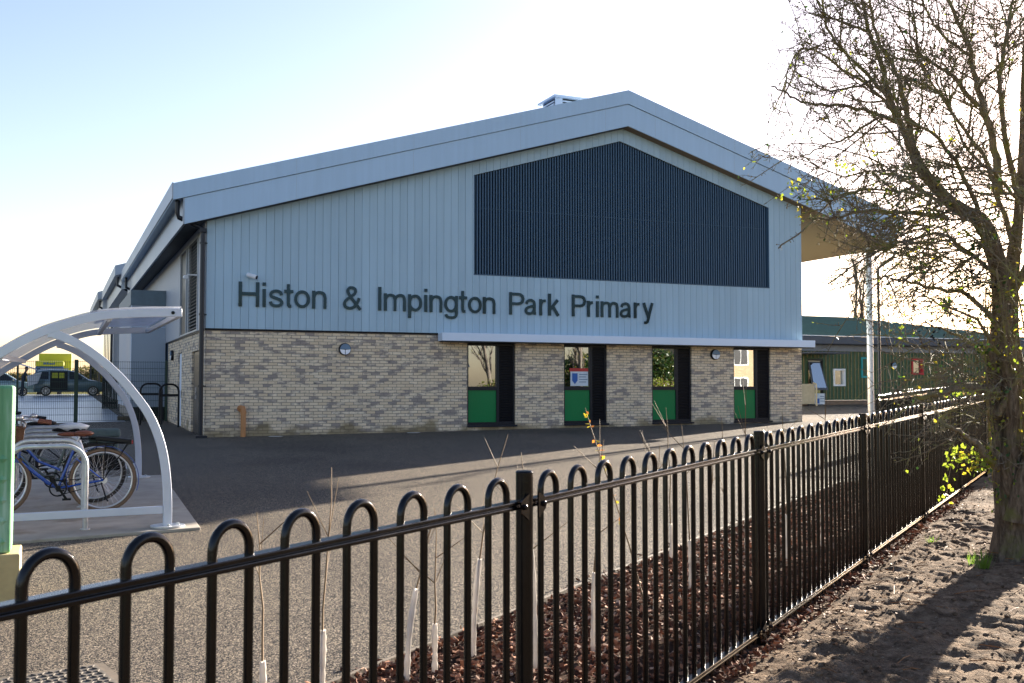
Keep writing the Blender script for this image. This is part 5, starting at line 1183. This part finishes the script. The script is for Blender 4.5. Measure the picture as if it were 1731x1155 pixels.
LIMB = [([(1505,165,D0-.15),(1452,112,D0-.3),(1405,60,D0-.4),(1388,0,D0-.45),(1384,-30,D0-.5)], .016),
 ([(1492,196,D0-.1),(1440,228,D0-.2),(1400,245,D0-.2),(1362,262,D0-.1)], .012), ([(1472,55,D0-.25),(1425,40,D0-.4),(1392,18,D0-.5),(1380,-20,D0-.5)], .012),
 ([(1540,228,D0),(1475,150,D0+.1),(1425,118,D0+.2),(1365,82,D0+.25),(1336,105,D0+.3),(1326,150,D0+.3)], .015), ([(1480,130,D0-.2),(1440,150,D0-.4),(1390,150,D0-.5),(1345,120,D0-.6)], .012),
 ([(1652,150,D0+.2),(1690,105,D0+.2),(1731,55,D0+.2),(1770,20,D0+.2)], .014), ([(1642,95,D0+.2),(1590,55,D0+.3),(1560,0,D0+.3),(1550,-30,D0+.3)], .014), ([(1556,95,D0-.1),(1545,40,D0-.1),(1540,-20,D0-.1)], .012),
 ([(1724,345,D0+.3),(1690,300,D0-.1),(1650,270,D0-.3),(1610,200,D0-.4),(1590,130,D0-.4)], .016),
 ([(1545,260,D0-.1),(1527,222,D0-.1),(1505,165,D0-.15),(1490,110,D0-.2),(1470,50,D0-.25),(1448,-30,D0-.3)], .034),
 ([(1550,268,D0-.1),(1540,225,D0),(1530,170,D0+.05),(1513,120,D0+.1),(1482,62,D0+.15),(1470,0,D0+.2)], .030),
 ([(1690,330,D0+.2),(1684,270,D0+.2),(1668,200,D0+.2),(1652,150,D0+.2),(1640,90,D0+.2),(1612,20,D0+.2),(1590,-30,D0+.2)], .036),
 ([(1654,182,D0+.2),(1620,140,D0+.1),(1590,115,D0),(1557,95,D0-.1),(1520,80,D0-.2)], .022),
 ([(1515,205,D0-.1),(1490,195,D0-.15),(1450,183,D0-.2),(1400,178,D0-.3),(1363,176,D0-.35),(1330,158,D0-.4),(1304,146,D0-.45)], .018),
 ([(1600,368,D0-.1),(1560,362,D0-.15),(1500,358,D0-.25),(1455,358,D0-.35),(1410,368,D0-.4),(1368,370,D0-.5)], .020),
 ([(1560,330,D0-.1),(1480,320,D0-.2),(1435,330,D0-.4),(1400,345,D0-.45),(1360,385,D0-.5),(1316,420,D0-.55)], .010),
 ([(1690,470,D0),(1630,420,D0-.1),(1580,395,D0-.2),(1500,420,D0-.3),(1450,445,D0-.4),(1400,480,D0-.45)], .018),
 ([(1690,560,D0),(1640,500,D0-.1),(1590,490,D0-.2),(1540,478,D0-.3),(1505,472,D0-.4)], .022),
 ([(1684,660,D0),(1650,655,D0-.15),(1620,655,D0-.25),(1580,668,D0-.35),(1550,672,D0-.4)], .045),
 ([(1690,700,D0-.1),(1720,640,D0-.25),(1760,605,D0-.4)], .035),
 ([(1686,790,D0),(1665,770,D0-.15),(1645,745,D0-.25),(1620,728,D0-.35),(1600,720,D0-.4)], .035),
 ([(1720,440,D0+.3),(1690,340,D0+.5),(1660,260,D0+.6),(1600,180,D0+.7),(1560,110,D0+.8)], .026),
 ([(1722,330,D0+.3),(1700,250,D0+.1),(1690,150,D0-.1),(1700,60,D0-.2),(1720,-20,D0-.2)], .028),
 ([(1665,390,D0),(1630,300,D0-.3),(1600,250,D0-.5),(1560,215,D0-.7),(1500,200,D0-.9)], .022),
 ([(1610,345,D0),(1570,330,D0+.3),(1520,300,D0+.5),(1470,290,D0+.7),(1420,300,D0+.8)], .018),
 ([(1680,620,D0+.1),(1640,580,D0+.3),(1600,560,D0+.4),(1560,545,D0+.5)], .018),
 ([(1700,520,D0+.2),(1740,440,D0),(1780,380,D0),(1830,300,D0)], .04),
 ([(1690,600,D0-.1),(1650,540,D0-.4),(1600,520,D0-.6),(1560,500,D0-.7)], .016),
 ([(1680,430,D0-.05),(1640,370,D0-.4),(1590,330,D0-.6),(1540,330,D0-.8)], .018)]
m = MB()
for pts, rr in TRK:
    p = pth(pts); n = 4; q = refine(p, n); r2 = []
    for i in range(len(rr)-1): r2 += [rr[i]+(rr[i+1]-rr[i])*k/n for k in range(n)]
    r2.append(rr[-1]); o0 = len(m.v); m.tube(q, r2, 20, caps=False)
    for i in range(o0, len(m.v)):
        ring = (i-o0)//20; c = q[ring]; v = m.v[i]; dv = v-c; a_ = atan2(dv.y, dv.x); f = 1 + .16*sin(a_*4+ring*.12+o0) + .10*sin(a_*9-ring*.2) + .18*noise.noise(V((v.x*7, v.y*7, v.z*2.2))); m.v[i] = c + dv*f
trunk = m.build('trunk', M['bark'], HT, smooth=True)
bm_ = MB(); tw_ = MB(); leaf_pts = []; inner = []
def spurs(pts, r):
    Ln = sum((pts[i+1]-pts[i]).length for i in range(len(pts)-1)); k = int(Ln/.045)
    for _ in range(k):
        t = random.random()*(len(pts)-1); i = int(t); i = min(i, len(pts)-2); q = pts[i].lerp(pts[i+1], t-i); ax = (pts[i+1]-pts[i]).normalized(); dd = (rdir()+ax*.5).normalized()
        l = random.uniform(.015,.05); tw_.tube([q, q+dd*l], [.0028,.0018], 3, caps=False)
        if random.random() < .22: tw_.ball(q+dd*l, .0065, .0065, .0065, 4, 3)
def twigs(pts, dens, Lr, r0, lev, droop):
    Ln = sum((pts[i+1]-pts[i]).length for i in range(len(pts)-1)); k = max(1, int(Ln*dens))
    for _ in range(k):
        t = (random.random()**.8)*(len(pts)-1); i = min(int(t), len(pts)-2); q = pts[i].lerp(pts[i+1], t-i); ax = (pts[i+1]-pts[i]).normalized()
        dd = rdir(); dd = (dd - ax*dd.dot(ax)).normalized()*random.uniform(.6,1.1) + ax*.7
        l = random.uniform(*Lr)
        if l > .12:      # the crown ends on this side where the hedge cutter trimmed it
            e = q + dd.normalized()*l*.9
            if (e-CAM).dot(CR) < 2.2 + max(0, 3.05-e.z)*.42 and random.random() < .93: continue
        bp, de = twig_path(q, dd, l, 7 if lev == 2 else 5 if lev else 4, .2 if lev == 2 else .26, droop, .06)
        if l > .12 and (bp[-1]-CAM).dot(CR) < 2.16 + max(0, 3.05-bp[-1].z)*.36 and random.random() < .96: continue
        rr = max(.0022, r0*random.uniform(.75,1.2))
        tw_.tube(bp, [max(.0017, rr*(1-.12*j)) for j in range(len(bp))], 4 if lev else 3, caps=False)
        if random.random() < .5: leaf_pts.append(bp[-1])
        if lev: twigs(bp, 13 if lev == 1 else 8, (.07,.28) if lev == 1 else (.15,.55), r0*(.5 if lev == 1 else .6), lev-1, droop); spurs(bp, rr)
        else: spurs(bp, rr)
for pts, r0 in LIMB:
    p = refine(pth(pts), 4, .012); nn = len(p); bm_.tube(p, [max(.006, r0*(1-.72*i/nn)) for i in range(nn)], 8, caps=False)
    mid_px = sum(q[0] for q in pts)/len(pts); low = sum(q[1] for q in pts)/len(pts)
    twigs(p, 11.0 if low < 480 else 7, (.2,.6), .0056, 1, .2 if low > 280 else .05)
    if low < 480: twigs(p, 3.6, (.6,1.25), .0088, 2, .12 if low > 280 else .0); spurs(p, r0); inner.append(p)
# dense lower tangle around the crown's underside
for k in range(120):
    c = atD(random.uniform(1490,1725), random.uniform(270,470), D0+random.uniform(-.7,.7)); bp, _ = twig_path(c, (random.uniform(-1,.4), random.uniform(-.6,.6), random.uniform(-.5,.3)), random.uniform(.5,1.1), 6, .22, .1); tw_.tube(bp, [.008*(1-.12*j) for j in range(7)], 4, caps=False); twigs(bp, 7, (.1,.35), .0036, 0, .2)
for k in range(13):
    x_ = random.uniform(1690,1760); p0 = atD(x_, 940, D0+random.uniform(-.25,.3)); p1 = atD(x_+random.uniform(-50,25), random.uniform(430,640), D0+random.uniform(-.4,.5)); mid = p0.lerp(p1,.5)+rdir()*.10
    q = refine([p0, p0.lerp(mid,.5)+rdir()*.04, mid, mid.lerp(p1,.5)+rdir()*.05, p1], 3); r_0 = random.uniform(.009,.022); bm_.tube(q, [r_0*(1-.6*i/len(q)) for i in range(len(q))], 7, caps=False); twigs(q[4:], 6, (.12,.4), .0042, 1, .15)
for k in range(85):
    c = atD(random.uniform(1540,1715), random.uniform(420,670), D0+random.uniform(-.6,.5)); bp, _ = twig_path(c, (random.uniform(-1,-.1), random.uniform(-.6,.6), random.uniform(-.5,.35)), random.uniform(.35,.8), 6, .2, .12); tw_.tube(bp, [.006*(1-.12*j) for j in range(7)], 4, caps=False); twigs(bp, 8, (.1,.32), .0032, 0, .2)
for k in range(22):
    a_ = atD(random.uniform(1600,1690), random.uniform(600,720), D0-.1); bp, _ = twig_path(a_, (-1, -.3, random.uniform(-.2,.5)), random.uniform(.4,.9), 6, .15, .25); tw_.tube(bp, [.005*(1-.12*j) for j in range(7)], 4, caps=False); twigs(bp, 6, (.1,.3), .003, 0, .1)
bm_.build('limbs', M['twig'], HT, smooth=True); tw_.build('twigs', M['twig'], HT)
m = MB()
def spray(px, py, D, n, rad, ls, mi):
    c = atD(px, py, D)
    for k in range(n): m.mi = random.choice(mi); leaf_quad(m, c+rdir()*random.random()*rad, ls*random.uniform(.7,1.2), ls*random.uniform(.6,.9), rdir(), rdir())
for (px, py, n) in ((1340,310,16),(1320,330,6),(1365,330,12),(1360,350,8),(1352,365,5),(1420,285,8),(1440,290,10),(1410,275,6),(1460,270,5),(1495,318,6),(1500,225,4),(1590,305,6),(1610,240,8),(1555,350,6),(1690,320,6),(1620,340,5),(1480,260,5)): spray(px, py, D0-.4, n, .085, .036, (0,0,1))
for (px, py, n, r) in ((1600,515,30,.09),(1640,540,14,.1),(1610,470,16,.12),(1560,440,12,.15),(1660,590,16,.15),(1520,570,8,.1),(1590,360,40,.25),(1650,420,40,.25),(1680,370,30,.2),(1500,320,30,.25)): spray(px, py, D0-.3, n, r, .042, (2,2,1))
for k in range(330):
    c = atD(random.uniform(1668,1735), random.uniform(470,860), D0+random.uniform(-.35,.2)); m.mi = random.choice((0,1,1,2,2)); leaf_quad(m, c+rdir()*.05, random.uniform(.025,.045), random.uniform(.02,.035), rdir(), rdir())
for k in range(1100):
    p = random.choice(leaf_pts)
    if p.z > 3.1 and random.random() < .8: continue
    m.mi = random.choice((0,1,1,2,2)); leaf_quad(m, p, random.uniform(.022,.042), random.uniform(.015,.03), rdir(), rdir())
for k in range(420): p = random.choice(leaf_pts); m.mi = random.choice((0,1,1,2,2,2)); leaf_quad(m, p, random.uniform(.022,.045), random.uniform(.015,.03), rdir(), rdir())
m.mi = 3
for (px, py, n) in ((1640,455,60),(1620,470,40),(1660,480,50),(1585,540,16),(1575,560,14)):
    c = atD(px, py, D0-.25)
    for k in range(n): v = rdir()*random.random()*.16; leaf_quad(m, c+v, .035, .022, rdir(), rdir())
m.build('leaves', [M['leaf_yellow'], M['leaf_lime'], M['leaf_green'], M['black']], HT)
# bramble shoot against the fence and grass tuft at trunk
BR = thing('bramble_shoot', 'bright yellow green leafy shoot hanging between the railing and the trunk', 'plant', atD(1640, 820, 8.6)); m = MB(); lf = MB()
for pts in ([(1672,775,8.6),(1640,770,8.5),(1615,775,8.4),(1605,800,8.4),(1600,840,8.4)], [(1660,760,8.6),(1630,765,8.5),(1610,770,8.4)], [(1668,790,8.6),(1650,790,8.5),(1635,790,8.5)]):
    p = refine(pth(pts), 3); m.tube(p, .003, 4)
    for q in p:
        for k in range(5): lf.mi = random.choice((0,1,1)); leaf_quad(lf, q+rdir()*.05, random.uniform(.03,.055), random.uniform(.025,.04), rdir(), rdir())
m.build('stem', M['stem'], BR); lf.build('leaves', [M['leaf_yellow'], M['leaf_lime']], BR)
def tuft(px, py, D, n, h, label):
    c = atD(px, py, D); s_, n_ = c.dot(FD), c.dot(FN); c.z = soil_z(s_, n_)-.01; m = MB()
    for k in range(n):
        d_ = rdir(); d_.z = 0; b_ = c + d_*random.random()*.06; hh = h*random.uniform(.5,1); t = b_ + d_*hh*.5 + V((0,0,hh)); r = V((-d_.y,d_.x,0))*.004; mid = b_.lerp(t,.5)+V((0,0,hh*.12)); m.add([b_-r,b_+r,mid+r,mid-r,t], [(0,1,2,3),(3,2,4)])
    tag(m.build('grass_tuft', M['grass']), label, 'grass')
tuft(1662, 945, 8.2, 46, .19, 'bright grass tuft at the foot of the hawthorn trunk'); tuft(1575, 880, 9.4, 22, .08, 'small weed tuft on the soil beside the bottom rail'); tuft(1640, 935, 8.4, 16, .1, 'low grass tuft left of the trunk base')

# ------------------------------------------------------------------ houses and trees opposite (seen mirrored in the windows)
HS = thing('brick_house', 'orange brick house with white windows mirrored in the fourth window', 'house', (54, -22, .1))
m = MB(); m.box(48, 60, -30, -22, -.2, 5.4); m.build('wall', M['red_brick'], HS)
m = MB(); m.prism([(47.6,-21.6,5.4),(47.6,-30.4,5.4),(47.6,-26,8.6)], (12.8,0,0)); m.build('roof', M['roof'], HS)
for x in (49, 52.6, 56):
    for z in (.9, 3.3):
        m = MB(); m.box(x, x+1.5, -22.03, -21.97, z, z+1.35); wd = m.build('window', M['white'], HS); m = MB()
        for q in (x+.1, x+.8): m.box(q, q+.6, -21.968, -21.95, z+.1, z+1.25)
        m.build('pane', M['dark_frame'], wd)
for (x, y, H, sd, lb) in ((28.4, -17, 9, 31, 'bare tree mirrored in the first window'), (34, -14, 8, 32, 'bare tree mirrored at the left of the second window'), (38, -15, 9, 33, 'bare tree mirrored at the right of the second window')):
    bare_tree((x, y, 0), H, lb, sd, .35, rad=.22, leaves=.2, group='trees opposite the school', upr=.35)
for (x, y, rx, rz, lb) in ((36, -18, 3.0, 2.2, 'evergreen bush mirrored in the second window'), (43, -18, 2.6, 2.4, 'evergreen bush mirrored in the third window')):
    bush((x, y, 0), rx, 1.5, rz, 4000, .28, [M['conifer_leaf'], M['leaf_green'], M['hedge_leaf']], lb, group='bushes opposite the school')
H2 = thing('garden_shed_house', 'low brick house mirrored in the first window', 'house', (30, -34, 0)); m = MB(); m.box(28.5, 33, -38, -34, -.2, 3.2); m.build('wall', M['red_brick'], H2); m = MB(); m.prism([(28.2,-33.7,3.2),(28.2,-38.3,3.2),(28.2,-36,5)], (5.1,0,0)); m.build('roof', M['roof'], H2)
